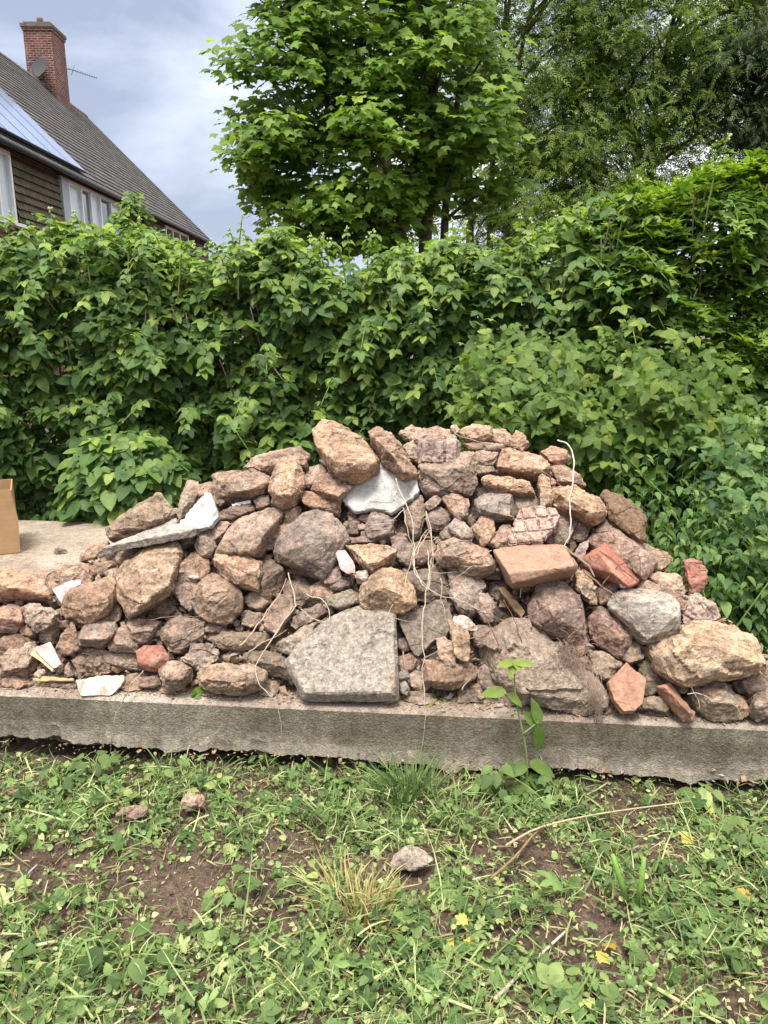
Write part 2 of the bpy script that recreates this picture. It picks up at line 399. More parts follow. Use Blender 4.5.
def stone(code, outline, col, label, front='', lift=0.0, thick=None, mat='rock', name='stone', cat='stone', form='hull', f=None, gain=1.0, rough=1.0, base=None):
    P = pts_of(code, outline); Fp = pts_of(code, front) if front else []
    if form == 'hull':      # make up for what rounding the corners takes away
        gx = sum(p[0] for p in P)/len(P); gy = sum(p[1] for p in P)/len(P); P = [(gx+(p[0]-gx)*1.065, gy+(p[1]-gy)*1.065)+tuple(p[2:]) for p in P]
    DZ = [p[2] if len(p) > 2 else 0.0 for p in P]; P = [p[:2] for p in P]
    cx = sum(p[0] for p in P)/len(P); cy = sum(p[1] for p in P)/len(P)
    OUTL.append([p[:2] for p in P])
    area = abs(sum(P[i][0]*P[(i+1) % len(P)][1]-P[(i+1) % len(P)][0]*P[i][1] for i in range(len(P))))/2
    dep = (on_pile(cx, cy)-CAM).length; s = math.sqrt(area)*dep/F
    rnd = random.Random(int(cx*13+cy*7))
    pos = on_pile if base is None else base
    th = thick if thick is not None else 0.5*s
    bm = bmesh.new()
    if form == 'hull':
        pts = [pos(x, y, lift+z) for (x, y), z in zip(P, DZ)]
        ff = f if f is not None else 0.26*s
        if f is not None or len(Fp) == 1:      # a flat face: the outline itself comes forward
            for x, y in P: pts.append(pos(cx+(x-cx)*.95, cy+(y-cy)*.95, lift+(f if f is not None else .08*s)))
        elif not Fp:                           # a broken stone: a few corners standing out, big facets between them
            a0 = rnd.uniform(0, 6.28); rx = max(abs(p[0]-cx) for p in P); ry = max(abs(p[1]-cy) for p in P); m = rnd.choice((3, 4, 4, 5))
            for i in range(m):
                a = a0+i*6.283/m+rnd.uniform(-.35, .35); q = rnd.uniform(.45, .78)
                pts.append(pos(cx+rx*q*math.cos(a), cy+ry*(q*math.sin(a)+.06), lift+ff*rnd.uniform(.65, 1.25)))
        for x, y, d in Fp: pts.append(pos(x, y, lift+d*1.35))
        for x, y in P:
            kk = rnd.uniform(.78, .95); q = pos(x, y, lift); c = pos(cx, cy, lift)
            pts.append(c+(q-c)*kk - PN*th*rnd.uniform(.75, 1.1))
        pts = [keep_above(p) for p in pts]
        for p in pts: bm.verts.new(p)
        r = bmesh.ops.convex_hull(bm, input=bm.verts[:])
        bmesh.ops.delete(bm, geom=[g for g in list(set(r['geom_interior']+r['geom_unused'])) if isinstance(g, bmesh.types.BMVert)], context='VERTS')
        if f is None and mat != 'brick':       # split a few corners off along flat planes
            for _ in range(rnd.choice((2, 3, 4))):
                nn = (PN*rnd.uniform(.2, 1.0)+Vector((rnd.gauss(0, .7), rnd.gauss(0, .4), rnd.gauss(0, .7)))).normalized()
                ce = sum((v.co for v in bm.verts), Vector())/len(bm.verts); hi = max((v.co-ce).dot(nn) for v in bm.verts)
                bmesh.ops.bisect_plane(bm, geom=bm.verts[:]+bm.edges[:]+bm.faces[:], plane_co=ce+nn*hi*rnd.uniform(.76, .92), plane_no=nn, clear_outer=True)
                rr = bmesh.ops.convex_hull(bm, input=bm.verts[:])
                bmesh.ops.delete(bm, geom=[g for g in list(set(rr['geom_interior']+rr['geom_unused'])) if isinstance(g, bmesh.types.BMVert)], context='VERTS')
    else:     # a slab: the traced outline with a real thickness
        if mat == 'plas':
            Q = []
            for (xa, ya), (xb, yb) in zip(P, P[1:]+P[:1]):
                m = max(1, int(math.hypot(xb-xa, yb-ya)/2.2))
                for i in range(m):
                    j = rnd.gauss(0, .28) if i else 0; j = j if rnd.random() > .08 else rnd.uniform(-1.2, 1.2)
                    Q.append((xa+(xb-xa)*i/m+j, ya+(yb-ya)*i/m+j))
            P = Q
        fr = [keep_above(pos(x, y, lift)) for x, y in P]
        bk = [keep_above(p-PN*th) for p in [pos(x, y, lift) for x, y in P]]
        va = [bm.verts.new(p) for p in fr]; vb = [bm.verts.new(p+Vector((0, 0, 0.0005*i/len(bk)))) for i, p in enumerate(bk)]
        n = len(va); bm.faces.new(va); bm.faces.new(vb[::-1])
        for i in range(n): bm.faces.new((va[i], vb[i], vb[(i+1) % n], va[(i+1) % n]))
        bmesh.ops.recalc_face_normals(bm, faces=bm.faces[:])
        if mat == 'plas':
            bmesh.ops.triangulate(bm, faces=bm.faces[:])
    me = bm_mesh(bm, name)
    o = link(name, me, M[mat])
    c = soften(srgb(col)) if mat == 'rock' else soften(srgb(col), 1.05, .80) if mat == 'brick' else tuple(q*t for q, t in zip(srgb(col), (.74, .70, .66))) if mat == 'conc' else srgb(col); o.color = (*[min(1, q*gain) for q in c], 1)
    tag(o, label, cat, PILE_GROUP)
    if not (form == 'slab' and mat == 'plas' and th < .02):
        vs = max(0.0035, min(0.009, s/34)); vs = .004 if 'scored' in label or 'mortar joint down' in label else vs
        
        if form == 'slab': vs = max(0.0035, min(vs, th/5))
        m = o.modifiers.new('r', 'REMESH'); m.mode = 'VOXEL'; m.voxel_size = vs
        pend.append((o, s, th, form, mat, rough))
    return o
def grooves(p):
    u = p.dot(EDIR); v = p.z/math.sin(SLOPE); return u, v
def finish_stones():
    dg = bpy.context.evaluated_depsgraph_get(); dg.update()
    for o, s, th, form, mat, rough in pend:
        me = bpy.data.meshes.new_from_object(o.evaluated_get(dg)); o.modifiers.clear(); old = o.data; o.data = me
        bpy.data.meshes.remove(old)
        bm = bmesh.new(); bm.from_mesh(me)
        it = 1
        if form == 'slab': it = 1
        if mat in ('rock', 'conc') and form == 'hull': it = 0
        for _ in range(it): bmesh.ops.smooth_vert(bm, verts=bm.verts[:], factor=0.3, use_axis_x=True, use_axis_y=True, use_axis_z=True)
        bm.normal_update()
        k = rough*(0.85 if mat == 'brick' else 1.0)*(0.6 if form == 'slab' else 1.0); off = Vector((o.location.x*31, o.location.z*17, 5))
        a0, a1, a2 = 0.022*min(s, .22)*k, 0.0034*k, 0.0028*k
        tot = []; rr_ = random.Random(int(abs(o.location.x)*9000)+int(o.location.z*7000)); Rm = Matrix.Rotation(rr_.uniform(0, 6), 3, Vector((rr_.gauss(0, 1), rr_.gauss(0, 1), rr_.gauss(0, 1))).normalized())
        sd_ = Vector((rr_.gauss(0, .5), rr_.gauss(0, .5), 1)).normalized(); st_ = s*rr_.uniform(.10, .22); sa_ = (0.022 if rr_.random() < .7 else 0.008)*s*k*(mat == 'rock')
        for v in bm.verts:
            p = v.co
            n0 = noise.noise(p*(2.2/s)+off)
            n1 = noise.noise(p*28+off); n1 = n1 if n1 > 0 else n1*1.6
            n2 = noise.noise(p*85+off)
            # shallow conchoidal chips
            ch = noise.cell((Rm @ p)*(3.4/s)+off)
            lay = noise.cell(Vector((0, 0, (p.dot(sd_)+.25*st_*noise.noise(p*(5/s)))/st_))+off)*sa_
            if o.get('label', '').startswith(('pale pink slab scored', 'broken block with a mortar')):
                u, v2 = grooves(o.location+p); sc = 'scored' in o['label']; u, v2 = u+.25*v2, v2-.12*u; w = .05 if sc else .083
                if (sc and min((u+.02) % w, w-(u+.02) % w) < .0035) or (not sc and abs(p.dot(EDIR)-.005) < .0045) or (min((v2+.01) % w, w-(v2+.01) % w) < .0035 and sc): n2 -= .007/a2
            tot.append(a0*n0 + a1*n1 + a2*n2 + lay + (-0.028*s*k if ch > 0.45 else 0))
        for v, d in zip(bm.verts, tot): v.co = v.co + v.normal*d
        bm.to_mesh(me); bm.free()
        me.polygons.foreach_set('use_smooth', [False]*len(me.polygons)); me.update()
k = stone
def sheet(code, outline, th, col, label, mat='conc', name='concrete_slab', cat='concrete'):
    """a flat slab given by its upper face; the thickness goes straight down"""
    bm = bmesh.new(); P = [on_pile(x, y, d) for x, y, d in pts_of(code, outline)]
    va = [bm.verts.new(p) for p in P]; vb = [bm.verts.new(p-Vector((0, -.008, th))) for p in P]; n = len(P)
    bm.faces.new(va); bm.faces.new(vb[::-1])
    for i in range(n): bm.faces.new((va[i], vb[i], vb[(i+1) % n], va[(i+1) % n]))
    bmesh.ops.triangulate(bm, faces=bm.faces[:]); bmesh.ops.recalc_face_normals(bm, faces=bm.faces[:])
    o = link(name, bm_mesh(bm, name), M[mat]); o.color = (*srgb(col), 1); tag(o, label, cat, PILE_GROUP)
    m = o.modifiers.new('r', 'REMESH'); m.mode = 'VOXEL'; m.voxel_size = .0045; pend.append((o, .12, th, 'slab', mat, 1.0)); return o
# ---- left end
k('A', '-60,160 0,165 80,178 190,215 250,235 285,300 290,350 150,345 0,350 -60,345', 'c98f66', 'orange sandstone block cut by the left frame edge, topmost stone there', '-20,250,.05 60,290,.06 200,285,.05', .02)
k('A', '190,205 270,195 480,135 530,140 555,225 490,270 470,290 400,330 365,390 320,370 270,270', 'ad8a6b', 'long buff stone leaning behind the small white tile shard on the left', '', -.04)
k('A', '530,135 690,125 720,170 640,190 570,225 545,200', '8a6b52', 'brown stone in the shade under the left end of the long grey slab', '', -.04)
k('A', '490,70 520,35 600,10 650,0 640,60 550,110 480,130', 'c39a78', 'small orange stone peeping out behind the left tip of the long grey slab', '', -.07)
k('A', '312,292 430,240 490,238 485,260 400,330 370,385', 'b3adad', 'small white tile shard lying against the orange faceted stone', '', .035, .010, 'plas', 'tile_shard', 'tile', 'slab')
k('A', '430,285 500,265 600,240 650,220 690,250 700,330 660,370 665,410 620,450 545,500 480,465 400,460 370,420 385,350', 'b98a62', 'orange faceted stone right of the small white tile shard', '415,320,.05 560,330,.07 640,380,.06 500,450,.04', .04)
k('A', '690,330 730,380 700,460 640,505 560,500 600,430 665,380', '8f6f58', 'brown stone wedged under the right side of the orange faceted stone', '', .0)
k('A', '620,190 690,165 720,170 700,200 690,245 640,215', 'c9b7a8', 'pale mortar crumb on top of the orange faceted stone', '', .02, name='mortar_lump', cat='mortar', mat='conc')
k('A', '-50,420 0,418 60,378 125,400 150,480 140,520 90,555 -50,552', 'c08d72', 'pinkish stone at the left frame edge, second below the orange block', '-10,470,.05 130,485,.05 60,440,.05', .02)
k('A', '130,410 180,375 240,375 300,420 345,440 300,480 260,500 225,550 190,530 150,470', 'a78d7b', 'pitted grey lump touching the pinkish stone at the left edge', '', .05, rough=1.8)
k('A', '110,525 165,510 215,550 190,580 130,570', '8f6c55', 'small brown stone below the pitted grey lump', '', .03)
k('B', '-20,125 10,122 90,80 140,85 195,115 130,150 60,190 20,195 -20,190', '9c7659', 'brown slanting stone under the pinkish stone at the left edge', '', .02)
k('B', '0,245 60,190 130,150 200,125 215,160 130,205 100,260 20,330 -30,330 -30,260', 'b89b80', 'long pale stone sloping up from the lower left corner of the pile', '', .03)
k('B', '340,90 400,50 435,20 460,80 470,170 430,200 380,195 350,150', '90694f', 'rough reddish lump left of the flat greyish block', '', .02, rough=1.8)
k('B', '200,170 300,130 370,265 320,290 240,215', 'b3a5a2', 'pinkish grey tile piece with a cream edge, low on the left', '', .06, .008, 'plas', 'tile_piece', 'tile', 'slab')
k('B', '180,205 205,180 320,295 308,303 240,245', 'd8c795', 'cream board strip under the pinkish grey tile piece', '', .05, .014, 'plas', 'board_strip', 'board', 'slab')
k('B', '470,90 500,20 560,38 640,25 690,5 700,60 650,130 590,160 480,150', '9c8272', 'flat greyish block directly below the orange faceted stone', '475,115,.05 640,112,.05 510,40,.0 680,30,.0', .03)
k('D', '78,505 125,420 165,385 190,400 185,450 210,490 250,510 235,552 85,548', '9e8270', 'squared stone between the flat greyish block and the reddish wedge stone', '90,508,.04 205,508,.04', .02)
k('B', '430,230 520,190 620,225 670,290 610,330 470,350 440,300', '7d6250', 'crumbly brown lump right above the white broken tile', '', .02, rough=2.2)
k('B', '380,280 410,255 440,330 390,345', 'a08370', 'little pink chip left of the crumbly brown lump', '', .03)
k('B', '470,160 620,180 768,200 900,215 900,300 760,300 680,270 600,225 480,190', 'a6978a', 'long dark mortar slab lying under the flat greyish block', '', -.02, name='mortar_slab', cat='mortar', mat='conc')
k('B', '190,350 260,335 440,350 440,365 200,368', 'b39a72', 'thin yellowish wood strip on the ledge left of the white broken tile', '', .03, .012, 'wood', 'wood_strip', 'wood', 'slab')
k('B', '200,320 250,290 270,310 230,340 205,335', 'c4ae94', 'tiny pale stone above the thin wood strip', '', .03)
k('B', '-20,330 60,330 130,370 190,390 180,430 60,440 -20,430', 'a89080', 'crumbled grey mortar at the ledge in the lower left corner', '', .0, rough=2.0, name='mortar_lump', cat='mortar', mat='conc')
k('B', '455,360 600,335 740,330 745,360 690,430 655,470 610,465 490,485 470,420', 'b8b1a8', 'white broken tile lying on the slab edge at the left', '', .035, .012, 'plas', 'tile_piece', 'tile', 'slab')
k('D', '118,80 180,10 270,-60 380,-85 480,-100 505,-40 480,10 440,70 440,150 420,200 340,265 250,345 190,350 175,280 140,220 120,140', 'b8936f', 'big buff boulder below the long grey slab, left of centre', '170,180,.07 300,40,.09 425,140,.09 270,280,.08 195,335,.04', .04)
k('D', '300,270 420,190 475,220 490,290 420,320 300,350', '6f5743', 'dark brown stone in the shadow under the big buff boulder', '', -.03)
k('D', '185,360 290,355 385,370 350,440 300,490 240,500 185,475', 'a07d66', 'reddish wedge stone directly under the tip of the big buff boulder', '200,440,.03 340,420,.03', .03)
k('D', '380,400 440,350 560,350 640,370 640,440 560,500 500,555 440,540 400,480', '8a7664', 'dull grey stone with a pointed base under a thin twig, left side', '', .02)
k('r5', '150,160 190,105 240,88 305,110 350,165 352,225 310,275 235,275 180,245 160,200', 'ab8767', 'rounded tan boulder, the roundest stone of the left half', '240,175,.07 205,150,.06 300,170,.06', .05)
k('r5', '80,150 150,125 190,110 175,160 175,205 150,240 115,200', '9a8070', 'grey brown stone on the left flank of the rounded tan boulder', '', .02)
k('r5', '95,85 130,40 170,5 225,35 225,80 190,110 145,125 90,140', 'a08263', 'olive brown wedge right of the big buff boulder', '', .01)
k('r5', '145,100 185,95 190,108 150,112', 'd0c8c0', 'white mortar crumb above the rounded tan boulder', '', .045, name='mortar_lump', cat='mortar', mat='conc')
k('G', '5,255 45,215 180,205 300,250 305,330 285,415 240,385 180,380 120,375 60,310', 'c0906b', 'orange block with a rough pink face under the layered buff slab', '150,290,.06 290,285,.04 160,370,.04 40,250,.03', .05)
k('G', '290,250 370,230 430,270 455,340 410,420 330,490 270,440 280,350', '86705b', 'dull brown wedge right of the orange block, below the dark boulder', '330,340,.06 430,300,.05', .0)
k('r2', '255,540 300,460 340,420 440,385 490,365 505,390 490,440 450,490 420,540 400,555 330,550 260,555', 'b3937a', 'layered buff slab left of the large dark boulder', '350,470,.05 470,440,.05 265,530,.03 400,530,.05', .05)
k('r2', '475,545 490,500 530,450 590,395 640,385 700,405 745,450 755,500 720,560 690,600 665,640 600,615 530,580 480,570', '857a70', 'large dark grey boulder with a smooth face, left of the white hexagonal slab', '600,480,.06 540,550,.06 690,510,.06 640,580,.05', .06, rough=.6)
k('F', '430,480 540,450 550,500 500,540 440,580', 'd0b080', 'yellow stone behind the top left edge of the large dark boulder', '', .0)
k('G', '330,170 390,110 440,20 500,0 440,90 385,170', 'b88c72', 'narrow pink stone squeezed between layered buff slab and dark boulder', '', .02)
k('r2', '245,250 300,235 400,225 450,255 465,275 430,320 360,340 300,350 255,340 245,290', 'a08265', 'mossy brown block left of the upright buff block', '260,270,.04 440,280,.04 350,320,.05', .03)
k('F', '370,280 405,185 510,178 550,220 565,300 550,370 500,430 430,460 360,420 355,340', 'c49c76', 'upright buff block with an orange right side, near the top left', '500,195,.05 487,385,.08 365,390,.05 400,200,.03', .06)
k('F', '210,225 250,175 330,140 430,120 540,100 590,150 590,240 570,250 380,265 300,255', 'ba9474', 'long tan slab lying across behind the upright buff block', '300,215,.05 560,200,.05 400,190,.06', .0)
k('F', '590,215 660,205 700,245 650,290 600,340 565,345 565,290', 'b59a85', 'pale stone between the upright buff block and the largest top boulder', '', .0)
k('F', '655,180 690,160 740,245 715,255 700,215', 'dedede', 'white tile sliver peeping out left of the largest top boulder', '', .0, .012, 'plas', 'tile_shard', 'tile', 'slab')
k('r3', '35,295 60,260 110,240 165,265 205,290 150,350 90,335', 'ab8264', 'flat brown slab just under the largest top boulder', '145,330,.04 50,300,.03 200,295,.03', .04)
k('r3', '0,320 20,310 60,318 155,360 155,395 100,395 30,365', 'b58a66', 'layered orange slab under the flat brown slab', '', .02)
k('F', '265,420 310,390 350,395 360,440 330,460 280,470', '9d8877', 'small grey stone below the mossy brown block', '', .02)
k('F', '55,490 130,460 240,435 270,450 260,480 130,530 60,530', '836459', 'dark reddish slab under the mossy brown block', '', .02)
k('F', '130,445 240,420 246,434 140,464', 'dfdbd6', 'white strip of tile on the dark reddish slab', '', .035, .01, 'plas', 'tile_strip', 'tile', 'slab')
k('F', '20,395 60,395 100,430 60,460 30,440', 'b08c78', 'small pink stone left of the dark reddish slab', '', .02)
k('F', '60,560 130,530 200,500 210,540 130,600 40,620', '9b7e68', 'brown stone behind the layered buff slab', '', -.02)
k('C', '485,190 540,10 610,-5 625,60 590,120 530,220 490,235', 'b3a596', 'upright grey slab behind the white triangular slab', '500,200,.02 560,20,.02', .02, mat='conc', name='concrete_piece', cat='concrete')
k('C', '600,40 620,25 700,5 715,90 660,130 590,120', 'a58462', 'orange stone right of the upright grey slab', '', .0)
k('C', '490,270 560,180 655,68 690,80 720,160 740,215 690,275 620,295 500,290', 'b4b4b5', 'white triangular plaster slab standing on the long grey slab', '', .075, .030, 'plas', 'plaster_slab', 'plaster', 'slab')
sheet('C', '0,440,.10 30,405,.11 300,350,.12 590,292,.11 600,278,.09 490,255,.02 480,203,-.07 230,330,.02', .034, '9d978e', 'long thin grey slab with a white top, sloping out to the left')
k('C', '65,280 200,180 345,85 380,85 470,190 400,240 230,340 90,360', '9b8161', 'mossy rectangular block tilted beside the bramble leaves, far left shoulder', '345,105,.05 388,212,.05 80,340,.03 80,290,.04', -.01)
k('C', '600,340 690,290 700,330 720,400 690,460 620,450 590,390', '95806d', 'grey brown stone under the white triangular slab', '', .02)
k('r2', '225,480 270,430 310,430 265,500 235,510', 'a58a7a', 'small pink stone left of the layered buff slab', '', .02)
# ---- low left
k('E', '150,190 200,155 310,155 345,200 350,250 300,300 220,300 170,260', 'a86a58', 'round red brick lump low on the left', '', .05, mat='brick', name='brick_lump', cat='brick')
k('E', '295,300 340,250 430,250 480,290 470,350 420,400 350,430 310,400', 'ab8b72', 'small tan stone on the ledge, lower right of the red brick lump', '340,345,.05 440,330,.05', .05)
k('r5', '185,475 200,450 290,440 380,435 440,470 440,500 420,530 320,560 270,550 200,535', 'a88a6b', 'flat tan stone lying on the ledge beside a green sprig', '195,492,.05 330,508,.06 435,485,.04', .05)
k('r5', '120,410 160,360 240,360 280,400 240,430 180,460 140,440', 'a08c7c', 'rough pale lump behind the flat tan ledge stone', '', .02, rough=2.0)
k('E', '160,380 200,340 290,320 310,390 260,405 165,400', '94735f', 'brown stone on the ledge under the red brick lump', '', .02)
k('H', '20,230 80,190 200,190 350,200 360,260 330,300 160,295 60,290', '968779', 'long grey concrete piece under two crossing twigs', '', .02, mat='conc', name='concrete_piece', cat='concrete')
k('H', '190,110 230,60 300,80 310,130 260,160 190,150', 'b39884', 'small pale layered stone right of the rounded tan boulder', '', .01)
k('r5', '430,290 470,195 500,168 548,172 552,215 485,325', 'a58773', 'upright pinkish slab tilted to the right behind the twigs', '', .04, .05, form='slab')
k('H', '390,280 480,220 560,160 640,130 610,200 560,270 470,350 420,310', 'a89e92', 'pale mortar lump along the left edge of the big pebbly slab', '', .03, mat='conc', name='mortar_lump', cat='mortar', rough=1.6)
k('H', '460,130 560,60 660,20 710,60 640,120 520,170', '8f7568', 'reddish grey block above the left corner of the big pebbly slab', '', .0)
k('H', '180,350 240,310 330,320 400,300 460,350 480,400 520,470 440,465 330,430 250,400', '8d8175', 'dark ragged concrete fragment between the flat ledge stone and the big slab', '330,375,.04 440,400,.04', .02, mat='conc', name='concrete_piece', cat='concrete', rough=1.5)
k('r5', '0,275 30,270 40,300 20,335 0,340 -40,320', '9c8373', 'brown stone left of the dull grey stone with pointed base', '', .0)
k('r5', '195,275 280,275 295,310 240,320 195,310', '957a63', 'brown stone in the gap under the rounded tan boulder', '', .0)
# ---- centre
k('r6', '-50,430 10,350 100,270 175,235 250,215 320,235 360,245 365,400 368,570 200,572 20,570 0,530', 'a8a29a', 'big flat concrete slab with a pebbly face, front centre', '-48,425,.02 20,548,.035 364,548,.035 360,250,.02 150,245,.02', .05, .07, mat='conc', name='concrete_slab', cat='concrete', f=.0, rough=.5)
k('K', '395,85 500,70 620,0 700,-10 740,120 700,220 620,250 530,340 500,330', '8f857b', 'grey concrete slab leaning just right of the big pebbly slab', '', .02, .05, mat='conc', name='concrete_slab', cat='concrete', form='slab')
k('r6', '225,195 230,140 300,70 340,55 380,70 390,130 440,160 440,205 390,235 320,235 250,225', 'c39a6c', 'yellow orange stone resting on the top edge of the big pebbly slab', '315,140,.06 240,185,.04 380,180,.05', .07)
k('J', '100,275 190,260 330,260 400,300 390,335 320,385 250,440 220,400 150,350', 'c79c72', 'orange kite shaped stone at the centre of the pile', '250,405,.05 390,310,.03 130,290,.02', .06)
k('J', '30,305 90,300 140,370 150,410 150,440 100,440 60,410', 'b9a3a1', 'pale pink tile left of the orange kite shaped stone', '', .08, .012, 'plas', 'tile_piece', 'tile', 'slab')
k('J', '150,430 220,420 240,460 210,490 150,470', 'c2b4ab', 'pinkish mortar lump at the lower end of the pale pink tile', '', .075, name='mortar_lump', cat='mortar', mat='conc')
k('r6', '90,100 125,50 150,60 160,110 120,130 95,125', '95807a', 'little grey pyramid stone under the right tip of the dark boulder', '', .03)
k('J', '0,480 80,455 130,470 135,510 60,540 0,530', '80756d', 'dark stone below the pale pink tile', '', .02)
k('r6', '100,180 190,150 225,170 225,200 170,230 110,210', '9a8f84', 'grey stone at the upper left corner of the big pebbly slab', '', .03, mat='conc', name='concrete_piece', cat='concrete')
k('J', '210,180 250,70 330,75 385,110 380,190 350,230 300,220 240,225', '9d8880', 'pinkish grey lump directly below the white hexagonal slab', '', .01)
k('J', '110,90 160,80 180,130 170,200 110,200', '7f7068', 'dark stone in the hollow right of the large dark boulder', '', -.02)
k('J', '140,220 200,210 290,225 270,255 180,260 120,260', '8a7464', 'narrow brown stone behind the orange kite shaped stone', '', -.01)
k('r3', '395,380 420,340 470,330 480,400 460,470 440,490 410,440', '9c8570', 'brown stone behind the dry roots right of the white hexagonal slab', '', .0)
k('J', '360,220 440,210 490,280 500,370 480,410 400,330', 'a08a7b', 'grey pink stone right of the orange kite shaped stone', '', .0)
k('J', '440,440 560,430 640,400 700,440 720,560 600,620 480,580', '8d8078', 'grey concrete right of the yellow orange stone, behind roots', '', -.01, mat='conc', name='concrete_piece', cat='concrete')
k('r3', '160,345 230,260 300,190 380,220 445,258 458,310 410,355 350,398 330,385 280,378 210,392', 'bcbcb9', 'white hexagonal slab under the two top boulders', '', .035, .030, 'plas', 'plaster_slab', 'plaster', 'slab')
k('r3', '50,75,-.04 90,38,-.08 140,50,-.09 200,80,-.09 250,110,-.07 270,160,-.02 298,190,.02 290,240,.0 230,270,.0 170,275,.0 130,240,.0 100,190,.0 60,130,.0', 'c29468', 'largest orange boulder on the top of the pile', '135,198,.08 210,203,.09 288,190,.07 140,250,.05 250,240,.06', .06)
k('r3', '255,90 300,62 340,80 390,130 420,190 455,240 440,262 390,260 340,225 290,160', 'b98c6a', 'ridged orange stone leaning against the largest top boulder', '300,110,.06 400,235,.06 340,150,.07', .06)
k('r3', '375,85 430,55 465,70 460,100 410,115', 'cba583', 'pale buff stone at the crest behind the ridged orange stone', '', -.06)
k('r3', '395,130 430,115 460,150 455,200 420,190', 'a08c7a', 'grey brown stone left of the block with the mortar joint', '', .0)
k('r3', '420,100 450,75 520,60 575,75 570,110 530,125 460,130', 'bd9580', 'pinkish slab on top of the block with the mortar joint', '', .0)
k('L', '0,120 120,110 210,90 240,130 230,250 170,270 60,260 0,250 -10,180', 'a58c83', 'broken block with a mortar joint down its middle, near the top', '10,140,.04 120,150,.045 215,130,.04 20,240,.04 210,245,.04', .03, rough=1.4)
k('L', '-10,260 100,275 220,260 250,180 320,180 325,300 335,380 300,450 240,460 200,440 130,440 40,440 0,400', '9d8672', 'large grey brown block under the block with the mortar joint', '10,290,.05 150,390,.07 230,300,.08 300,250,.05', .01)
k('L', '225,60 320,25 440,35 450,80 380,120 280,110', 'c39670', 'long orange stone on the crest right of centre', '', .0)
k('L', '180,30 215,20 240,60 225,90 195,75', 'c9a888', 'small pale stone left of the long orange crest stone', '', -.01)
k('L', '430,50 510,55 545,90 540,160 470,140 400,120', 'c79d7a', 'buff stone between the long and the rounded orange crest stones', '', -.03)
k('L', '540,110 580,60 620,80 660,150 610,185 550,170', 'c09068', 'rounded orange stone at the right end of the crest', '', .0)
k('L', '255,130 400,135 500,150 480,200 400,190 290,175', 'a58066', 'thin brown slab under the long orange crest stone', '', -.01)
k('L', '320,200 350,180 465,195 450,275 330,262', '9c8673', 'small squared grey brick shaped stone near the top', '', .01)
k('L', '315,270 440,275 465,310 350,325', '8d7a6c', 'thin grey slab under the small squared grey stone', '', .01)
k('r4', '175,215 205,150 240,148 350,180 390,210 360,245 300,240 250,240', 'c2926a', 'wide orange slab with shaded underside, near the upper right', '235,222,.05 345,238,.05 230,170,.03', .04)
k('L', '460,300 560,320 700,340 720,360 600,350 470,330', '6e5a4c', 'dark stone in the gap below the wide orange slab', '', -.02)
k('L', '370,370 400,330 470,335 560,345 690,375 705,410 690,435 560,420 440,415', 'c8946a', 'thin bright orange slab above the angular grey boulder', '', .06)
k('r4', '78,355 130,320 200,310 242,320 245,420 180,428 120,420 90,400', '8f887e', 'angular grey boulder under the thin bright orange slab', '110,380,.05 235,330,.04 235,410,.05', .03)
k('r4', '243,320 330,330 345,350 290,395 248,405', '92806f', 'brown stone right of the angular grey boulder', '', .01)
k('r3', '545,330 590,322 645,340 645,410 610,425 570,380', 'b18e70', 'orange triangular stone left of the angular grey boulder', '', .05)
k('r3', '478,360 530,325 545,345 490,388', '91766a', 'small brown bar shaped stone left of the orange triangular stone', '', .03)
k('r3', '480,420 520,370 570,380 590,420 540,460 500,450', '85736a', 'dark layered stone below the small bar shaped stone', '', .01)
k('M', '170,160 210,110 270,140 330,210 310,250 250,240 200,200', 'aa9a90', 'pale grey oval stone above the broad orange topped stone', '', .05)
k('M', '115,200 160,140 190,180 215,215 140,240', '97877c', 'grey stone left of the pale grey oval stone', '', .01)
k('M', '280,115 310,90 335,130 320,170 290,150', '9a7a66', 'small brown stone right of the pale grey oval stone', '', .02)
k('M', '310,160 375,85 425,85 450,170 440,220 400,280 370,270 340,220', 'bb9069', 'small upright orange lump below the angular grey boulder', '', .06)
k('M', '405,260 460,190 490,152 560,155 540,210 545,290 460,295', 'b5876a', 'small orange brown stone left of the scored pale slab', '', .05)
k('r4', '225,490 245,440 270,380 340,370 400,380 420,410 400,460 350,515 230,520', 'c4aea5', 'pale pink slab scored with grid lines', '230,495,.025 345,500,.03 405,445,.02', .08, .045, mat='conc', name='concrete_piece', cat='concrete', f=.02, rough=.6)
k('r4', '172,540 260,522 435,520 482,598 478,615 360,648 240,668 222,630', 'a68470', 'smooth pinkish block jutting out below the scored pale slab', '225,628,.06 480,598,.06 240,666,.045 476,613,.05', .10, .10, mat='brick', name='brick_block', cat='brick', f=.01, rough=.5)
k('r4', '365,500 400,460 420,375 480,395 490,430 450,500 420,525', '9c8577', 'grey stone right of the scored pale slab, under a pale root', '', .02)
k('r4', '340,260 355,245 380,265 405,330 385,360 350,375', 'c49a72', 'narrow orange stone standing upright at the upper right', '', .08)
k('r4', '395,310 430,290 480,295 560,330 605,370 600,410 560,435 490,400 400,365', 'c2945f', 'golden orange stone crossed by a pale root, at the upper right', '540,400,.06 590,372,.04 420,320,.04', .06)
k('r4', '340,165 390,135 440,150 460,185 430,205 390,200', 'bb835c', 'rust orange stone under the arch of the pale root', '', .0)
k('r4', '375,215 430,205 500,250 520,290 450,285 400,270', 'b8906f', 'small buff stone behind the golden orange stone', '', -.01)
k('r4', '580,330 600,312 660,330 740,390 755,420 750,500 730,510 690,480 610,420 595,370', '85705e', 'dark slab standing on edge at the right shoulder of the pile', '590,345,.03 735,425,.03 730,500,.04', .03, .06, mat='conc', name='concrete_slab', cat='concrete', f=.02)
